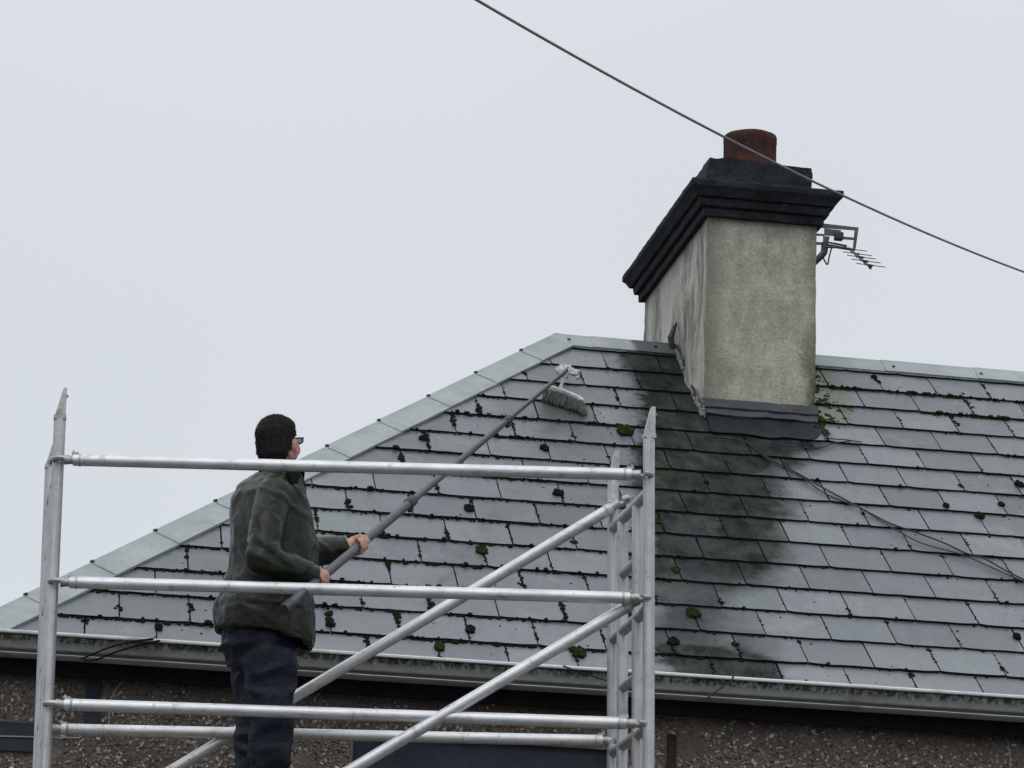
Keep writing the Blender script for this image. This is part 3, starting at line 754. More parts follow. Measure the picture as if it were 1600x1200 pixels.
apron('apron_upper', ((.004, 2.072), (-.010, 2.068), (-.016, 2.045), (-.022, 2.018), (-.018, 2.012)), CHX0-.004, CHX1+.012, .002)
apron('apron_fold', ((-.002, 2.016), (-.014, 2.010), (-.034, 1.985), (-.040, 1.972), (-.034, 1.964)), CHX0+.002, CHX1+.004, .006)
bm = bmesh.new(); rows = []
for (q, n) in ((.03, .045), (-.02, .034), (-.05, .026), (-.12, .0235), (-.19, .0230), (-.235, .0225)):
    r = []
    for i in range(nx+1):
        u = CHX0+.005+(CHX1-CHX0+.0)*i/nx
        edge = (q < -.2)*(.03*noise.noise(V((u*5, 2, 0)))) + (q < -.1)*.10*max(0, (i/nx-.86)/.14)**2
        r.append(rp(u, vb+q+edge, n+.004*noise.noise(V((u*9, q*20, 1)))))
    rows.append(r)
sheet(bm, rows, EN*.0022); sub(bmobj('apron_skirt', bm, MAT['lead_dark'], chim))
# side steps (left, right)
for side, xs in ((-1, CHX0), (1, CHX1)):
    y = CHY0-.02; k = 0
    while y < RUN-.02:
        y2 = min(y+.17, RUN)
        za, zb2 = y*TT, y2*TT
        bm = bmesh.new(); x = xs+side*(.012+.004*(k % 2))
        poly = [V((x, y, za-.005)), V((x, y2, zb2-.005)), V((x, y2+.0, zb2+.045)), V((x, y+.02, za+.10)), V((x, y-.004, za+.055))]
        prism(bm, poly, V((side*.004, 0, 0))); sub(bmobj('step_flashing', bm, MAT['lead'], chim, False)); y = y2; k += 1
    S_ = Soup()
    for i in range(150):
        y = CHY0-.02+(RUN-CHY0+.02)*random.random(); b = V((xs+side*.010, y, y*TT+.02+.012*noise.noise(V((y*9, side, 0)))))
        blob(S_, b+V((side*random.uniform(0, .008), 0, random.uniform(-.012, .022))), (.012, .03, .016), 1, .2)
    me0 = bpy.data.meshes.new('t'); me0.from_pydata([tuple(v) for v in S_.v], [], S_.f); bm = bmesh.new(); bm.from_mesh(me0)
    me = remesh(bm, .006, 3, lambda p, n: .004*noise.noise(V(p)*60))
    o = sub(link('mortar_fillet', me, chim, MAT['mortar'] if side < 0 else MAT['moss'])); o['kind'] = 'stuff'
bm = bmesh.new()
for i in range(20): blob(bm, (CHX0-.002, CHY0-.008+random.uniform(-.01, .02), 2.07-.008*i), (.012, .016, .016), 2, .12)
o = sub(bmobj('corner_mortar', bm, MAT['mortar'], chim)); o['kind'] = 'stuff'
bm = bmesh.new(); q0 = V((CHX0-.03, RUN-.04, ZR+.01))
tube(bm, [q0+V((0, 0, -.04)), q0+V((-.02, -.03, .05)), q0+V((.0, -.02, .11)), q0+V((.02, 0, .15))], [.018, .020, .014, .006], 8); sub(bmobj('lead_tab', bm, MAT['lead'], chim))

# ------------------------------------------------------------------ moss
def on_roof(u, v, lift=None):
    k = math.floor((v-V0)/GA); s = ((v-V0)-k*GA)/(GA+TOPL); return rp(u, v, .020*(1-s)+.004*s)
bm = Soup(); bmg = Soup()
def mblob(B, u, v, s, fl=.45, sub_=1):
    R = RM @ Matrix.Rotation(random.uniform(0, 6.28), 3, 'Z')
    blob(B, on_roof(u, v)+EN*s*fl*.3, (s*random.uniform(.8, 1.3), s*random.uniform(.7, 1.1), s*fl), sub_, .28, R)
for (u0, v0, k) in jointpts:
    left = max(0, min(1, (3.6-u0)/1.6)) if v0 < 3.3 else .2
    clean = 1
    for h in range(5+int(30*left)):
        u = u0+random.uniform(0, SW)
        if u < HIPU(v0)+.12 or v0 > VR-.15: continue
        dn = noise.noise(V((u*2.3, k*1.7, 5)))+.35*left
        if random.random() > .46+dn: continue
        mblob(bm, u, max(v0-.004+random.gauss(0, .004), -.048), random.choice((.005, .007, .009, .011, .010+.008*left*random.random())), .7)
    if u0 > HIPU(v0+.1)+.16 and v0 < VR-.25:
        m_ = random.random()
        for h in range(int(8+34*left*m_+random.random()*5)):
            t = random.random(); nn_ = max(0, noise.noise(V((u0*3.1, v0*2.7+t*1.1, 4.4)))+.12)
            mblob(bm, u0+random.gauss(0, .0018+.006*nn_), max(-.03, v0+.01+(GA-.02)*t), .0035+.022*nn_*(.35+.65*left)*random.uniform(.5, 1.1), .6)
        if random.random() < .16+.55*left:
            t = random.choice((.15, .35, .55, .85)); s = random.uniform(.010, .021); t = max(t, .25)
            for h in range(5): mblob(bm, u0+random.gauss(0, s*.4), v0+GA*t+random.gauss(0, s*.8), s*random.uniform(.45, .8), .7)
for i in range(520):                               # loose crumbs on the faces
    u = random.uniform(-.1, 5.6); v = random.uniform(0, 4.0)
    if u < HIPU(v)+.15: continue
    if noise.noise(V((u*1.5, v*1.5, 9))) < -.05: continue
    mblob(bm, u, v, random.choice((.003, .004, .005, .007)), .5)
for (a, b, n, s) in (((1405, 615), (1510, 628), 46, .017), ((1436, 646), (1578, 660), 64, .017), ((1482, 650), (1500, 672), 14, .014), ((1290, 606), (1340, 611), 30, .018),
                     ((905, 652), (1000, 673), 60, .013), ((1470, 676), (1506, 680), 12, .012), ((1325, 613), (1405, 620), 30, .009), ((1560, 700), (1600, 706), 20, .012), ((1500, 624), (1600, 633), 40, .012), ((790, 672), (830, 676), 26, .011), ((600, 776), (690, 783), 40, .010), ((740, 640), (830, 650), 30, .009), ((930, 640), (960, 690), 10, .007), ((1505, 620), (1520, 642), 12, .012)):
    for i in range(n):
        t = random.random(); u, v = roofpx(a[0]+(b[0]-a[0])*t, a[1]+(b[1]-a[1])*t)
        vs_ = V0+round((v-V0)/GA)*GA
        if abs(b[0]-a[0]) > 2.2*abs(b[1]-a[1]): v = vs_-.004 if abs(v-vs_) < .14 else v
        mblob(bm if random.random() < .75 else bmg, u+random.gauss(0, .006), v+random.gauss(0, .006), s*random.uniform(.5, 1.1))
o = bm.obj('moss', MAT['moss']); tag(o, 'dark moss crumbs growing along the slate joints of the roof', 'moss', kind='stuff')
for i in range(520):                               # growth right of the chimney
    u = CHX1+.02+abs(random.gauss(0, .08)); v = random.uniform(3.12, 4.12)
    if noise.noise(V((u*7, v*7, 2))) < -.1: continue
    mblob(bmg, u, v, random.choice((.005, .007, .010, .014)), .3)
for i in range(60):
    mblob(bmg, CHX1+.02+abs(random.gauss(0, .02)), random.uniform(3.0, 3.4), .016)
o = bmg.obj('green_moss', MAT['moss_green']); tag(o, 'green moss growth on the slates right of the chimney', 'moss', kind='stuff')
def clump(px, py, r, green, label, group=None, wide=1.):
    u, v = roofpx(px, py); rr = r/285; B = Soup(); c = on_roof(u, v)
    for h in range(26):
        a = random.uniform(0, 6.28); d = rr*.62*math.sqrt(random.random())
        blob(B, c+EU*d*cos(a)*wide+EV*d*sin(a)*1.5+EN*rr*.3, (rr*random.uniform(.35, .6),)*2+(rr*.5,), 1, .3, RM)
    o = B.obj('moss_clump', MAT['moss_green'] if green else MAT['moss'], None, c)
    tag(o, label, 'moss clump', group or 'round moss clumps on the slates')
clump(975, 680, 13, 1, 'bright green moss clump just left of the tall scaffold post tip')
clump(1082, 965, 11, 1, 'olive green moss clump on the slate right of the scaffold post')
clump(1051, 1009, 9, 0, 'dark moss clump on the second course above the gutter beside the post')
clump(903, 1025, 11, 1, 'green moss clump on the bottom course under the front diagonal brace')
clump(752, 866, 9, 1, 'green moss clump just above the middle guardrail')
clump(872, 776, 9, 0, 'dark green moss clump just under the top guardrail')
clump(1592, 762, 8, 0, 'dark moss ball at the far right edge of the roof')
clump(1529, 810, 8, 0, 'dark moss ball on a joint high above the black cables at right')
clump(1563, 793, 6, 0, 'small moss ball second from the right edge of the roof')
clump(1477, 796, 6, 0, 'small moss ball left of the largest balls at right')
clump(1365, 593, 6, 0, 'small moss ball under the ridge capping right of the chimney')
clump(660, 690, 7, 0, 'dark moss ball beside the hip capping above the top guardrail')
clump(732, 800, 8, 0, 'brown green moss clump beside the telescopic pole')
clump(733, 990, 8, 0, 'dark moss clump in a joint right of the rear diagonal brace')
clump(686, 1017, 8, 1, 'greenish moss clump on the bottom course between the two diagonal braces')
clump(515, 982, 7, 0, 'dark moss clump just right of the jacket hem')
clump(1055, 897, 7, 1, 'thin yellow green moss tuft on the stained slates')
clump(1027, 820, 6, 1, 'yellow green moss tuft close beside the right scaffold post')
clump(850, 706, 8, 0, 'brown green moss clump above the top guardrail below the brush')
clump(1588, 1000, 7, 0, 'dark moss clump in a joint near the bottom right of the roof')
clump(248, 985, 7, 0, 'dark moss clump above the gutter at left')

# ------------------------------------------------------------------ cables on the roof, gutter twigs, wall cables, overhead wire
def roof_cable(name, pts, r, label, mat='wire', lift=.028):
    P = []
    for i, (x, y) in enumerate(pts):
        u, v = roofpx(x, y); P.append(rp(u, v, lift+.006*noise.noise(V((x*.05, y*.05, r*100)))))
    # smooth
    Q = smooth(P); bm = bmesh.new(); tube(bm, Q, r, 8)
    o = bmobj(name, bm, MAT[mat], None, origin=P[0]); tag(o, label, 'cable'); return o
def smooth(P, n=6):
    Q = []
    for i in range(len(P)-1):
        p0, p1, p2, p3 = P[max(i-1, 0)], P[i], P[i+1], P[min(i+2, len(P)-1)]
        for j in range(n):
            t = j/n; Q.append(.5*((2*p1)+(p2-p0)*t+(2*p0-5*p1+4*p2-p3)*t*t+(-p0+3*p1-3*p2+p3)*t**3))
    return Q+[P[-1]]
roof_cable('roof_cable', [(1112, 690), (1165, 698), (1205, 726), (1240, 743), (1290, 772), (1335, 796), (1385, 822), (1420, 836), (1470, 855), (1510, 872), (1535, 880), (1575, 902), (1625, 925)], .0045, 'thicker black cable lying diagonally down the slates from the lead apron')
roof_cable('roof_cable', [(1170, 702), (1210, 733), (1250, 752), (1283, 775), (1310, 788), (1335, 797), (1350, 806), (1395, 833), (1440, 857), (1500, 874), (1545, 893), (1600, 917), (1640, 930)], .0035, 'thinner black cable twisting round the thicker one across the slates')
roof_cable('roof_cable', [(1278, 672), (1285, 682), (1293, 692), (1320, 695), (1345, 698)], .0035, 'short black cable from the chimney corner along a slate joint', lift=.03)
roof_cable('roof_cable', [(1200, 705), (1240, 706), (1265, 709), (1285, 706), (1305, 700), (1330, 697)], .003, 'thin curved black cable below the lead apron at right', lift=.032)
def gutter_cable(pts, r, label, mat='wire', name='gutter_cable', Y=-.112, cat='cable'):
    P = [aty(x, y, Y) for x, y in pts]; bm = bmesh.new(); tube(bm, smooth(P), r, 8)
    tag(bmobj(name, bm, MAT[mat], None, origin=P[0]), label, cat)
gutter_cable([(1146, 1056), (1142, 1064), (1128, 1074), (1112, 1085), (1102, 1094)], .004, 'black cable hanging over the gutter right of the scaffold')
gutter_cable([(240, 998), (205, 1003), (170, 1012), (145, 1022), (126, 1030)], .0045, 'upper of two dark stalks drooping over the gutter at left', 'moss', 'gutter_stalk', cat='plant')
gutter_cable([(250, 1001), (210, 1010), (175, 1021), (150, 1031), (130, 1032)], .0045, 'lower of two dark stalks drooping over the gutter at left', 'moss', 'gutter_stalk', cat='plant')
gutter_cable([(880, 1040), (905, 1050), (930, 1058), (955, 1066)], .003, 'thin green stalk lying over the gutter by the rear post', 'moss_green', 'gutter_stalk', cat='plant')
gutter_cable([(1018, 1112), (1035, 1118), (1060, 1121), (1090, 1119), (1130, 1114), (1170, 1114), (1220, 1119), (1300, 1123), (1400, 1131), (1500, 1138), (1640, 1146)], .0035, 'thin grey cable slung along the top of the wall under the fascia', 'wire_grey', 'wall_cable', WY-.014)
gutter_cable([(196, 1061), (184, 1073), (175, 1088), (172, 1104), (170, 1130), (170, 1145)], .0035, 'short white cable curling down the wall beside the blue strip', 'cable_white', 'wall_cable', WY-.014)
gutter_cable([(-20, 1150), (30, 1151), (70, 1152), (125, 1153)], .0035, 'straight white cable along the dark blue band at left', 'cable_white', 'wall_cable', WY-.024)
gutter_cable([(1570, 1148), (1576, 1165), (1578, 1185), (1578, 1215)], .003, 'white cable dropping down the wall near the right edge', 'cable_white', 'wall_cable', WY-.014)
A, B_ = atd(745-380, 0-196, 7.4), atd(1600+300, 425+160, 15.0); P = []
Am, Bm = atd(745, 0, 8.6), atd(1600, 425, 12.6)
d = (Bm-Am); P = [Am+d*t+V((0, 0, -.055*(4*t*(1-t)) if 0 < t < 1 else .04*0)) for t in [i/24 for i in range(-14, 40)]]
P = [Am+d*t+V((0, 0, .05*((2*t-1)**2-1))) for t in [i/24 for i in range(-30, 60)]]
bm = bmesh.new(); tube(bm, P, .0042, 8)
tag(bmobj('overhead_wire', bm, MAT['wire_grey'], None, origin=P[0]), 'grey overhead wire crossing the sky in front of the chimney pot', 'wire')

# ------------------------------------------------------------------ TV antenna
AY = 3.75
ant = thing('tv_antenna', 'small grey television antenna bracketed to the back right side of the chimney', 'antenna', tuple(aty(1276, 392, AY)))
def ax(x, y, dy=0): return aty(x, y, AY+dy)
def zx(X, Y): return (1260+X/11.43, 330+Y/11.43)      # close-up survey
bm = bmesh.new()
def bar(bm, p, q, r=.008, dy=0): tube(bm, [ax(*zx(*p), dy), ax(*zx(*q), dy)], r, 8)
def plate(bm, pts, th=.006): prism(bm, [ax(*zx(*p)) for p in pts], V((0, th, 0)))
# reflector with slots: strips butted
plate(bm, [(190, 205), (935, 290), (928, 345), (190, 290)]); plate(bm, [(862, 347), (926, 354), (875, 705), (830, 690)])
plate(bm, [(320, 306), (625, 340), (590, 420), (500, 440), (320, 430)]); plate(bm, [(650, 452), (858, 470), (850, 512), (650, 500)])
plate(bm, [(170, 395), (318, 408), (318, 440), (170, 435)]); plate(bm, [(170, 545), (300, 560), (300, 598), (170, 598)])
plate(bm, [(300, 442), (420, 452), (395, 560), (302, 560)])
bmobj('reflector', bm, MAT['antenna'], ant, False)
bm = bmesh.new(); tube(bm, smooth([ax(*zx(*p)) for p in ((120, 930), (230, 830), (310, 740), (325, 640), (330, 560))]), .022, 10); bmobj('mast_bracket', bm, MAT['black_plastic'], ant)
bm = bmesh.new(); tube(bm, smooth([ax(*zx(*p), .01) for p in ((455, 640), (410, 800), (378, 950), (330, 890), (290, 810))]), .005, 6); bmobj('feeder_cable', bm, MAT['wire'], ant)
bm = bmesh.new(); box(bm, ax(*zx(575, 450), -.03), (.055, .05, .05), bev=.008); bmobj('dipole_box', bm, MAT['black_plastic'], ant)
bm = bmesh.new(); bar(bm, (300, 600), (860, 690), .010); bar(bm, (400, 560), (720, 620), .007, -.02); bar(bm, (330, 640), (700, 650), .007, -.02); bmobj('cross_arm', bm, MAT['antenna'], ant)
e0, e1 = ax(*zx(790, 690)), ax(*zx(1150, 1010), -.75)
bm = bmesh.new(); tube(bm, [e0, e1], .006, 8); bmobj('boom', bm, MAT['antenna'], ant)
for i, (X, Y) in enumerate(((820, 690), (905, 770), (980, 830), (1060, 900), (1145, 975))):
    t = i/4; dy = -.75*t; c = ax(*zx(X, Y), dy); bm = bmesh.new(); tube(bm, [ax(*zx(X-255, Y-45), dy), ax(*zx(X+265, Y+25), dy)], .0028, 6); bmobj('element', bm, MAT['antenna'], ant)
    bm = bmesh.new(); prism(bm, [c+V((-.020, 0, .012)), c+V((.020, 0, .008)), c+V((.004, 0, -.020))], V((0, .02, 0))); bmobj('element_clip', bm, MAT['black_plastic'], ant, False)

# ------------------------------------------------------------------ scaffold tower
tower = thing('scaffold_tower', 'aluminium mobile scaffold tower standing in front of the eaves', 'scaffold tower', (1.35, -1.2, GZ))
TR = .0254
def lean(p0, p1, z): t = (z-p0.z)/(p1.z-p0.z); return p0+(p1-p0)*t
FR0, FR1 = aty(1014, 690, -1.80), aty(1013.5, 1180, -1.80)
FL0, FL1 = aty(91, 715, -1.32), aty(70, 1190, -1.32)
RR0, RR1 = aty(958, 760, -1.06), aty(957, 1190, -1.06)
RL0, RL1 = aty(79.5, 722, -.58), aty(60.5, 1190, -.58)
posts = {'FR': (FR0, FR1, .69), 'FL': (FL0, FL1, .70), 'RR': (RR0, RR1, .68), 'RL': (RL0, RL1, .66)}
def alu(name, bm): return bmobj(name, bm, MAT['alu'], tower)
def sq_post(bm, p, q, r=TR):
    tube(bm, [p, q], r, 24, flute=.035)
for k_, (a, b, zt) in posts.items():
    bm = bmesh.new(); sq_post(bm, lean(a, b, zt), lean(a, b, GZ+.02)); po = alu('post', bm)
    # spigot: tapered cranked tongue with spring pin
    top = lean(a, b, zt); bm = bmesh.new(); x = V((1, 0, 0))
    loft(bm, [[top+V((dx, dy, z)) for dx, dy in ((-w0, -.024), (w1_, -.024), (w1_, .024), (-w0, .024))] for z, w0, w1_ in ((-.004, .0265, .0265), (.012, .0265, .0265), (.014, .021, .0225), (.130, -.005, .021), (.133, -.005, .021))])
    for s_ in (0, 1): blob(bm, top+V((.021, -.012, .100)), (.010, .008, .008), 1, .1)
    sp_ = bmobj('spigot', bm, MAT['clamp'], po, False); sp_.matrix_parent_inverse = Matrix.Identity(4)
# end frames: full-width bearers, inner ladder stiles and rungs
def endframe(PF, PR_, zoff=0.):
    def pt(s, z):
        a = lean(PF[0], PF[1], z); b = lean(PR_[0], PR_[1], z); return a+(b-a)*s
    zt = [ .455, -.045, -.545, -1.045, -1.545, -2.045, -2.545, -3.045, -3.545]
    for z in zt:
        bm = bmesh.new(); tube(bm, [pt(.03, z), pt(.97, z)], .0235, 14); alu('bearer', bm)
    for s_ in (.30, .72):
        bm = bmesh.new(); sq_post(bm, pt(s_, .44), pt(s_, GZ+.3)); alu('stile', bm)
    z = .455-.25
    while z > -3.9:
        bm = bmesh.new(); tube(bm, [pt(.33, z), pt(.69, z)], .0215, 12); alu('rung', bm); z -= .5
    return pt
ptR = endframe((FR0, FR1), (RR0, RR1)); ptL = endframe((FL0, FL1), (RL0, RL1))
def hook(c, d, towards, o):
    """cast claw at a tube end: collar, throat and curved jaw around the post, with a trigger"""
    d = d.normalized(); bm = bmesh.new()
    tube(bm, [c-d*.075, c-d*.066], .0275, 14); tube(bm, [c-d*.072, c-d*.03, c-d*.004], [.023, .019, .022], 12)
    up = V((0, 0, 1)); y = d.cross(up).normalized()
    arc = [c+d*.012-y*.034*cos(a)+d*.03*sin(a)+up*0 for a in [pi*i/8 for i in range(9)]]
    tube(bm, [c-d*.006-y*.030]+arc, .012, 8)
    box(bm, c-d*.048+up*.028, (.03, .012, .012), bev=.002); box(bm, c-d*.05+up*.033+d*.01, (.008, .010, .016))
    h = bmobj('hook', bm, MAT['clamp'], o); h.matrix_parent_inverse = Matrix.Identity(4)
def rail(name, a, b, r=.0254, ha=True, hb_=True):
    d = (b-a).normalized(); bm = bmesh.new(); tube(bm, [a+d*.068, b-d*.068], r, 28, flute=.03); o = bmobj(name, bm, MAT['alu_rail'], tower)
    if ha: hook(a+d*.026, -d, None, o)
    if hb_: hook(b-d*.026, d, None, o)
    return o
def AT(P0, P1, px, py): # point on a post at picture height
    Y = P0.y; return aty(px, py, Y)
fr = lambda z: lean(FR0, FR1, z)
a1, b1 = aty(90, 718, -1.32-.02), aty(1012, 742, -1.82)
a2, b2 = aty(84, 909, -1.34), aty(1010, 935, -1.80)
a3, b3 = aty(76, 1100, -1.34), aty(1004, 1131, -1.79)
a4, b4 = aty(72, 1139, -.60), aty(966, 1158, -1.07)
for a, b in ((a1, b1), (a2, b2), (a3, b3), (a4, b4)): rail('guardrail', a, b)
# diagonal braces: one on the rear face behind the man, one on the front face
c1 = aty(968, 786, -1.12); d1_ = aty(268, 1204, -.66); dd = (d1_-c1).normalized(); rail('diagonal_brace', c1+(-dd)*.03, c1+dd*2.72)
c2 = aty(1003, 934, -1.74); e2 = aty(545, 1205, -1.60); dd = (e2-c2).normalized(); rail('diagonal_brace', c2-dd*.01, c2+dd*2.74)
# plan tie between the frames at platform level and the deck
PZ = -.905
bm = bmesh.new(); pf = [ptL(.10, PZ), ptR(.10, PZ), ptR(.90, PZ), ptL(.90, PZ)]
prism(bm, [p+V((0, 0, 0)) for p in pf], V((0, 0, -.012))); bmobj('platform_board', bm, MAT['deck'], tower, False)
for s_ in (.06, .94):
    bm = bmesh.new(); tube(bm, [ptL(s_, PZ-.06), ptR(s_, PZ-.06)], .0235, 12); alu('platform_beam', bm)
for pt_ in (ptL, ptR):
    bm = bmesh.new(); tube(bm, [pt_(0, PZ-.06), pt_(1, PZ-.06)], .0235, 12); alu('platform_beam', bm)
for k_, (a, b, zt) in posts.items():
    p = lean(a, b, GZ+.02); bm = bmesh.new(); box(bm, (p.x, p.y, GZ+.012), (.15, .15, .024), bev=.003); tube(bm, [V((p.x, p.y, GZ+.02)), V((p.x, p.y, GZ+.2))], .03, 12); bmobj('base_plate', bm, MAT['clamp'], tower)
# slots, stickers and a tape patch on the tubes
bm = bmesh.new(); q = aty(250, 1106, -1.37); box(bm, q+V((0, 0.0, -.002)), (.055, .056, .05), bev=.006); bmobj('tape_patch', bm, MAT['brush_white'], tower)
for (x, y, h) in ((76.5, 782, .085), (80, 722, .016), (68.5, 940, .12), (70, 906, .02), (62, 1118, .03)):
    p = aty(x, y, -.603); bm = bmesh.new(); box(bm, p, (.011, .030, h), bev=.0015); bmobj('post_slot', bm, MAT['black_plastic'], tower)

# ------------------------------------------------------------------ cleaning pole
NY = -1.15
def mp(x, y, dy=0.): return aty(x, y, NY+dy)
PE = rp(*roofpx(884, 606), .12)                     # joint with the brush
RH = mp(499, 905, -.215)
PD = (PE-RH).normalized(); LEN = (PE-RH).length
def on_pole(x):                                     # pole point seen at picture x
    lo, hi = -1.5, LEN
    for _ in range(50):
        m_ = (lo+hi)/2; p = RH+PD*m_; d = p-CO; px = 800+FPX*d.dot(RR)/d.dot(F)
        if px < x: lo = m_
        else: hi = m_
    return RH+PD*lo
pole = thing('cleaning_pole', 'long grey telescopic pole with a white scrubbing brush reaching up the slates', 'cleaning pole', tuple(RH))
T0, T1, T2, T3 = on_pole(443), on_pole(641), on_pole(793), PE
for (a, b, r) in ((T0, T1, .0205), (T1, T2, .0165), (T2, T3+PD*.01, .0125)):
    bm = bmesh.new(); tube(bm, [a, b], r, 18); bmobj('pole_section', bm, MAT['pole1'], pole)
for p, r in ((T1, .026), (T2, .021)):
    bm = bmesh.new(); tube(bm, [p-PD*.05, p-PD*.045, p+PD*.045, p+PD*.05], [r*.85, r, r, r*.8], 14); x, y = frame_of(PD)
    box(bm, p-V((0, 0, 1))*(r*1.2)+PD*.01, (.045, .02, .03), rot=PD.to_track_quat('X', 'Z').to_matrix(), bev=.004); bmobj('twist_clamp', bm, MAT['black_plastic'], pole)
bm = bmesh.new(); tube(bm, [T0-PD*.004, T0+PD*.10], .0225, 14); bmobj('pole_grip', bm, MAT['black_plastic'], pole)
# brush head lying across the slope
b0, b1_ = rp(*roofpx(850, 626), .075), rp(*roofpx(909, 649), .085); bd = (b1_-b0).normalized()
bm = bmesh.new(); rings = []
upn = (EN*.55+EV*.85).normalized(); side = bd.cross(upn).normalized()
for i in range(13):
    t = i/12; c = b0.lerp(b1_, t)+EV*(.022*(4*t*(1-t)))+EN*.0
    w_ = .036*(1-.5*abs(2*t-1)**4); h_ = .024
    rings.append([c+side*w_*cos(a)+upn*h_*sin(a) for a in [2*pi*j/10 for j in range(10)]])
loft(bm, rings); brush = bmobj('brush_block', bm, MAT['brush_white'], pole)
bm = Soup()
for i in range(1500):
    t = random.random(); c = b0.lerp(b1_, t)+EV*(.022*(4*t*(1-t)))-upn*.008+side*random.uniform(-.022, .022)
    dn = (-upn*.75-EN*.35+bd*(t-.5)*.5+V((random.gauss(0, .2),)*3)).normalized()
    soup_tube(bm, c, c+dn*random.uniform(.04, .085), .0022, .0013)
o = bm.obj('bristles', MAT['bristle'], brush); o.matrix_parent_inverse = Matrix.Identity(4); o['kind'] = 'stuff'
bm = bmesh.new(); mid_ = b0.lerp(b1_, .42)
tube(bm, smooth([PE-PD*.06, PE+PD*.02, PE+PD*.02+EN*.01, mid_+EV*.06+EN*.02, mid_+upn*.01]), .009, 10)
bmobj('brush_socket', bm, MAT['brush_white'], pole)
bm = bmesh.new()
for (x, y, s_) in ((871, 605, .034), (877, 603, .032), (884, 606, .030), (890, 608, .028), (896, 611, .022), (899, 618, .017), (874, 610, .030), (881, 611, .030)):
    u, v = roofpx(x, y); sph(bm, rp(u, v, .11), s_, n=8)
me = remesh(bm, .008, 2, lambda p, n: .016*noise.noise(V(p)*26)+.009*noise.noise(V(p)*70)-.004); link('foam_wrap', me, pole, MAT['brush_white'])

# ------------------------------------------------------------------ person
man = thing('person', 'man in dark olive jacket, navy trousers and glasses gripping a long pole on the scaffold', 'person', tuple(mp(412, 1266)))
PHI = radians(30); PF_ = V((cos(PHI), sin(PHI), 0)); PR2 = V((sin(PHI), -cos(PHI), 0))      # facing, his right
def S3(x, y, z): return x, y, z
def oval(px, py, w_, d_, dy=0., n=28, tilt=0., pw=2.3):
    c = mp(px, py, dy); P = []
    for i in range(n):
        a = 2*pi*i/n; ca, sa = cos(a), sin(a)
        q = PR2*(w_*math.copysign(abs(ca)**(2/pw), ca)) + PF_*(d_*math.copysign(abs(sa)**(2/pw), sa))
        P.append(c+q+V((0, 0, tilt*q.x)))
    return P
RSH, REL, RWR = mp(430, 768, -.15), mp(412, 872, -.27), mp(478, 897, -.235)
LSH, LEL, LWR = mp(396, 768, .14), mp(462, 868, .16), mp(524, 861, .02)
LH = on_pole(560)
LWR = LH + (mp(462, 868, .16)-LH).normalized()*.125
# jacket
bm = bmesh.new()
loft(bm, [oval(437, 737, .085, .08), oval(432, 744, .14, .09), oval(424, 756, .175, .105), oval(419, 775, .198, .13), oval(424, 810, .205, .155), oval(429, 850, .208, .172), oval(426, 890, .208, .178), oval(417, 925, .212, .182, tilt=-.1),
          oval(413, 955, .225, .200, tilt=-.14), oval(413, 985, .228, .205, tilt=-.16), oval(413, 999, .222, .200, tilt=-.17), oval(413, 999, .20, .178, tilt=-.17), oval(413, 975, .19, .165, tilt=-.1)])
limb(bm, [RSH+V((0, 0, -.02)), RSH.lerp(REL, .5)+V((-.01, -.01, 0)), REL, REL.lerp(RWR, .55), RWR], [.088, .082, .074, .066, .054])
limb(bm, [LSH+V((0, 0, -.02)), LSH.lerp(LEL, .5), LEL, LEL.lerp(LWR, .5), LWR], [.085, .080, .078, .072, .062])
# turned-down cuff mouths
def jd(p, n):
    q = V(p); a = noise.noise(V((q.x*5, q.y*5, q.z*2.6))*1.6)
    rdg = 1-abs(noise.noise(V((q.x*7+q.z*4, q.y*7, q.z*7))))*2
    rd2 = 1-abs(noise.noise(V((q.x*13+q.z*9, q.y*13, q.z*15))))*2
    d = .009*a + .010*max(0, rdg-.45) + .002*max(0, rd2-.4) - .003
    de = (q-REL).length                            # creases bunch at the elbow
    if de < .16: d += .010*sin((q.z*.8+q.x*.7)*75+3*a)*(1-de/.16)
    dh = q.z-mp(413, 990).z
    if abs(dh) < .09: d += .006*sin(q.x*38+q.y*30+3*a)
    zw = q.z-mp(413, 925).z
    d += .007*math.exp(-(zw/.03)**2)*-1 + .001*noise.noise(q*28)
    return d
me = remesh(bm, .0075, 4, jd); jacket = link('jacket', me, man, MAT['jacket'])
# collar: dark stand-up band open at the front
bm = bmesh.new(); rings = []
HC = mp(435, 692, .0)                               # head centre
nk = mp(440, 738); n_ = 26
for (dz, rw, rd) in ((-.055, .135, .112), (-.01, .104, .100), (.035, .094, .100), (.052, .092, .102), (.050, .084, .092), (.015, .080, .085), (-.05, .100, .09)):
    r = []
    for i in range(n_+1):
        a = radians(-60) + radians(300)*i/n_ + pi/2 + radians(30)-radians(0)
        q = PR2*(rw*cos(a)) + PF_*(rd*sin(a))
        a2 = (i/n_-.5)*2; r.append(nk+q+PF_*.012*dz*10+V((0, 0, dz-.02*abs(a2)**3)))
    rings.append(r)
vr = loft(bm, rings+[rings[0]], closed=False, caps=False)
bmesh.ops.remove_doubles(bm, verts=bm.verts, dist=1e-5)
bmobj('collar', bm, MAT['collar'], man)
bm = bmesh.new(); prism(bm, [mp(447, 732, -.19), mp(469, 734, -.13), mp(471, 746, -.12), mp(479, 758, -.11), mp(468, 770, -.13), mp(456, 757, -.18)], V((.005, .09, 0))); bmesh.ops.bevel(bm, geom=list(bm.edges), offset=.004, segments=2, affect='EDGES'); bmobj('collar_flap', bm, MAT['collar'], man)
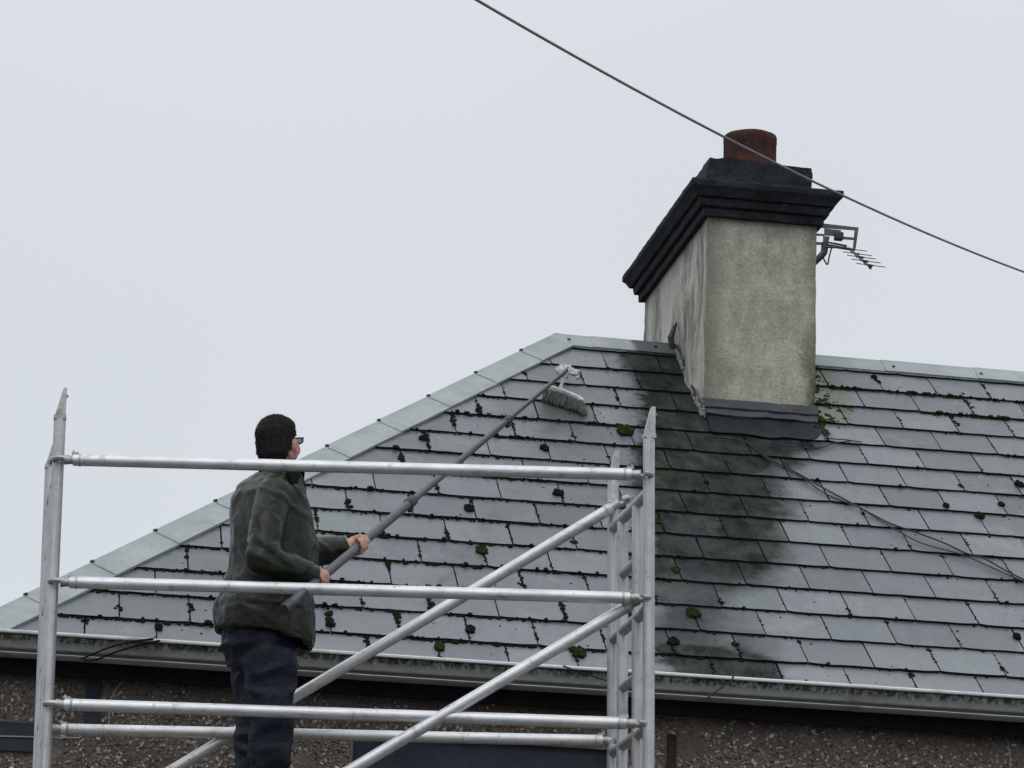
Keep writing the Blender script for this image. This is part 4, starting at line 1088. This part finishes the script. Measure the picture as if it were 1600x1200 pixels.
for (P_, D_, r_) in ((RWR, (RWR-REL).normalized(), .055), (LWR, (LWR-LEL).normalized(), .062)):
    bm = bmesh.new(); tube(bm, [P_-D_*.03, P_+D_*.045, P_+D_*.05, P_+D_*.045, P_+D_*.0], [r_*.96, r_*.93, r_*.88, r_*.80, r_*.78], 20, caps=False); bmobj('cuff', bm, MAT['jacket'], man)
# trousers
bm = bmesh.new()
hipc = mp(411, 985)
loft(bm, [oval(411, 955, .165, .135), oval(406, 985, .18, .165), oval(405, 1015, .178, .160), oval(408, 1045, .15, .13)])
RHP, LHP = mp(420, 1035, -.085), mp(399, 1035, .085)
RKN, LKN = mp(424, 1135, -.105), mp(399, 1135, .075)
RAN, LAN = mp(416, 1243, -.10), mp(394, 1243, .08)
limb(bm, [RHP, RHP.lerp(RKN, .5), RKN, RKN.lerp(RAN, .5), RAN], [.118, .104, .092, .084, .080])
limb(bm, [LHP, LHP.lerp(LKN, .5), LKN, LKN.lerp(LAN, .5), LAN], [.116, .100, .090, .082, .078])
def td(p, n):
    q = V(p); a = noise.noise(V((q.x*5+4, q.y*5, q.z*3.4)))
    rdg = 1-abs(noise.noise(V((q.x*6-q.z*5, q.y*6, q.z*9+3))))*2
    return .012*a+.018*max(0, rdg-.3)-.004
link('trousers', remesh(bm, .010, 4, td), man, MAT['trousers'])
for an in (RAN, LAN):
    bm = bmesh.new(); f = V((an.x, an.y, PZ+.001))
    limb(bm, [f+V((0, 0, .05))-PF_*.04, f+V((0, 0, .045))+PF_*.06, f+V((0, 0, .035))+PF_*.17], [.048, .050, .042]); box(bm, f+PF_*.06+V((0, 0, .012)), (.27, .09, .024), rot=Matrix.Rotation(PHI, 3, 'Z'), bev=.008)
    me = remesh(bm, .008, 3)
    for v in me.vertices: v.co.z = max(v.co.z, PZ+.001)
    link('boot', me, man, MAT['shoe'])
# body: head, neck, torso, arms and hands, legs as one surface
PH = radians(49); HF = V((cos(PH), sin(PH), 0)); HR = V((sin(PH), -cos(PH), 0)); HU = V((0, 0, 1))
tl = radians(10); HF2 = HF*cos(tl)+HU*sin(tl); HU2 = HU*cos(tl)-HF*sin(tl)
def hp(r, f, u): return HC+HR*r+HF2*f+HU2*u
HM = Matrix((HR, HF2, HU2)).transposed()
def ell(bm, c, r): sph(bm, c, 1, HM @ Matrix.Diagonal(r), 20)
bm = bmesh.new()
ell(bm, hp(0, -.012, .028), (.073, .092, .082)); ell(bm, hp(0, .03, -.035), (.058, .062, .072)); ell(bm, hp(0, .050, -.078), (.036, .034, .028))
ell(bm, hp(0, .062, -.012), (.050, .030, .050)); limb(bm, [hp(0, .088, .022), hp(0, .104, -.012), hp(0, .110, -.026)], [.009, .011, .014], 8)
ell(bm, hp(0, .078, -.052), (.024, .018, .007)); ell(bm, hp(0, .077, -.064), (.020, .018, .008)); ell(bm, hp(0, .072, .035), (.052, .020, .010))
for s_ in (-1, 1):
    ell(bm, hp(.030*s_, .074, .012), (.014, .011, .010)); ell(bm, hp(.044*s_, .052, -.030), (.026, .034, .034)); ell(bm, hp(.052*s_, .02, -.055), (.020, .036, .030))
    ell(bm, hp(.081*s_, .004, -.020), (.013, .021, .033)); ell(bm, hp(.079*s_, .010, -.046), (.010, .011, .013)); ell(bm, hp(.060*s_, .01, -.05), (.022, .04, .036))
limb(bm, [hp(0, -.015, -.05), mp(437, 745, .0)], [.058, .062])
loft(bm, [oval(435, 742, .07, .06), oval(424, 760, .14, .08), oval(421, 800, .16, .105), oval(420, 880, .145, .105), oval(413, 960, .15, .11), oval(410, 1030, .14, .11)])
limb(bm, [RSH, REL, RWR, RWR.lerp(RH, .6)], [.05, .042, .030, .028]); limb(bm, [LSH, LEL, LWR, LWR.lerp(LH, .5)], [.05, .042, .030, .028])
limb(bm, [RHP, RKN, RAN, RAN+V((0, 0, -.03))], [.08, .055, .04, .04]); limb(bm, [LHP, LKN, LAN, LAN+V((0, 0, -.03))], [.08, .055, .04, .04])
def hand(bm, C_, frm, thumb_dir, side):
    """fist closed round the pole at C_: palm on the side of frm, four fingers wrapping, thumb over the top"""
    ax_ = PD; e1 = (frm-C_); e1 = (e1-ax_*e1.dot(ax_)).normalized(); e2 = ax_.cross(e1)*side; R_ = .0205
    palm = C_+e1*(R_+.016)
    for k in range(4):
        o_ = ax_*(.034-.0225*k)*thumb_dir; rr = (.0098, .0104, .0098, .0085)[k]; ext = (1.0, 1.08, 1.02, .86)[k]
        pts = []
        for a in (0, 55, 105, 160, 215, 255):
            a_ = radians(a)*ext; rad = R_+rr*.9; pts.append(C_+o_+(e1*cos(a_)+e2*sin(a_))*rad)
        limb(bm, pts, [rr*1.15, rr*1.1, rr*1.08, rr, rr*.95, rr*.85], 8)
    limb(bm, [palm+ax_*.030*thumb_dir-e2*.006, palm-ax_*.036*thumb_dir-e2*.006], [.019, .018], 10)
    limb(bm, [palm+ax_*.025*thumb_dir-e2*.015, palm-ax_*.030*thumb_dir-e2*.015], [.018, .017], 10)
    wr = C_+(frm-C_).normalized()*.075
    limb(bm, [palm-e2*.01, wr], [.024, .026], 10)
    # thumb
    limb(bm, [palm+ax_*.022*thumb_dir-e2*.022, C_+ax_*.050*thumb_dir-e2*(R_+.012)+e1*.008, C_+ax_*.056*thumb_dir-e2*(R_+.006)-e1*.016, C_+ax_*.05*thumb_dir-e2*.012-e1*(R_+.010)], [.014, .0125, .0115, .010], 8)
hand(bm, LH, LWR, 1, -1)
hand(bm, RH, RWR, 1, 1)
me = remesh(bm, .0042, 2); body = link('body', me, man, MAT['skin'])
# hair: short crop from the brow over the crown to the nape
bm = bmesh.new()
ell(bm, hp(0, -.018, .036), (.084, .097, .086)); ell(bm, hp(.0, .018, .070), (.066, .060, .046)); ell(bm, hp(0, -.022, .0), (.0815, .090, .088)); ell(bm, hp(0, -.030, -.03), (.078, .080, .078)); ell(bm, hp(0, -.032, -.055), (.068, .066, .060)); ell(bm, hp(0, -.030, -.085), (.058, .056, .045))
def hd(p, n):
    q = V(p); return .0015*noise.noise(q*40)+.0012*noise.noise(V((q.x*130, q.y*130, q.z*45)))+.002*noise.noise(q*14)
me = remesh(bm, .0045, 14, hd)
# cut the face opening away
b2 = bmesh.new(); b2.from_mesh(me)
kill = []
for v in b2.verts:
    q = v.co-HC; f, u, r = q.dot(HF2), q.dot(HU2), abs(q.dot(HR))
    if f > .046 and u < .056 or (f > .026 and u < .040 and r > .03) or (f > -.016 and u < .012 and r > .03) or (f > -.034 and u < -.035) or u < -.080: kill.append(v)
bmesh.ops.delete(b2, geom=kill, context='VERTS'); b2.to_mesh(me); b2.free()
hpts = [(v.co.copy(), v.normal.copy()) for v in me.vertices]
link('hair', me, man, MAT['hair'])
bm = Soup()
for i in range(9000):                              # short combed strands that give the crop its grain
    q, n_ = random.choice(hpts)
    if (q-HC).dot(n_) < 0: n_ = -n_
    q = q + V((random.gauss(0, .0018), random.gauss(0, .0018), random.gauss(0, .0018)))
    u = (q-HC).dot(HU2)
    dn = (-HU2*(1. if u < .07 else .2) + HF2*(.8 if u > .07 else -.1) + V((random.gauss(0, .3), random.gauss(0, .3), random.gauss(0, .3))))
    dn = (dn - n_*dn.dot(n_)).normalized(); e = (dn + n_*random.uniform(.05, .35)).normalized()
    soup_tube(bm, q - n_*.001, q + e*random.uniform(.006, .012), .0011, .0004, 3)
o = bm.obj('hair_ends', MAT['hair'], man); o['kind'] = 'stuff'
# glasses
bm = bmesh.new()
for s_ in (-1, 1):
    cx_ = .036*s_; P = [hp(cx_+.027*cos(a)*(1), .098, .010+.014*sin(a)) for a in [2*pi*i/20 for i in range(20)]]
    tube(bm, P+[P[0]], .0034, 6, caps=False); tube(bm, [hp(.064*s_, .102, .020), hp(.072*s_, .085, .020), hp(.078*s_, .0, .012), hp(.078*s_, -.02, -.002)],   .0034, 6)
tube(bm, [hp(-.009, .104, .016), hp(.009, .104, .016)], .0022, 6)
gl = bmobj('glasses', bm, MAT['black_plastic'], man)
for s_ in (-1, 1):
    bm = bmesh.new(); P = [hp(.036*s_+.0255*cos(a), .0975, .010+.0125*sin(a)) for a in [2*pi*i/20 for i in range(20)]]
    prism(bm, P, HF2*.0015); o = bmobj('lens', bm, MAT['lens'], gl, False); o.matrix_parent_inverse = Matrix.Identity(4)

# cycles
try:
    scn.cycles.max_bounces = 6
except Exception: pass
for o in bpy.data.objects:
    if '_b' in o.keys(): del o['_b']
print('slates', nsl)
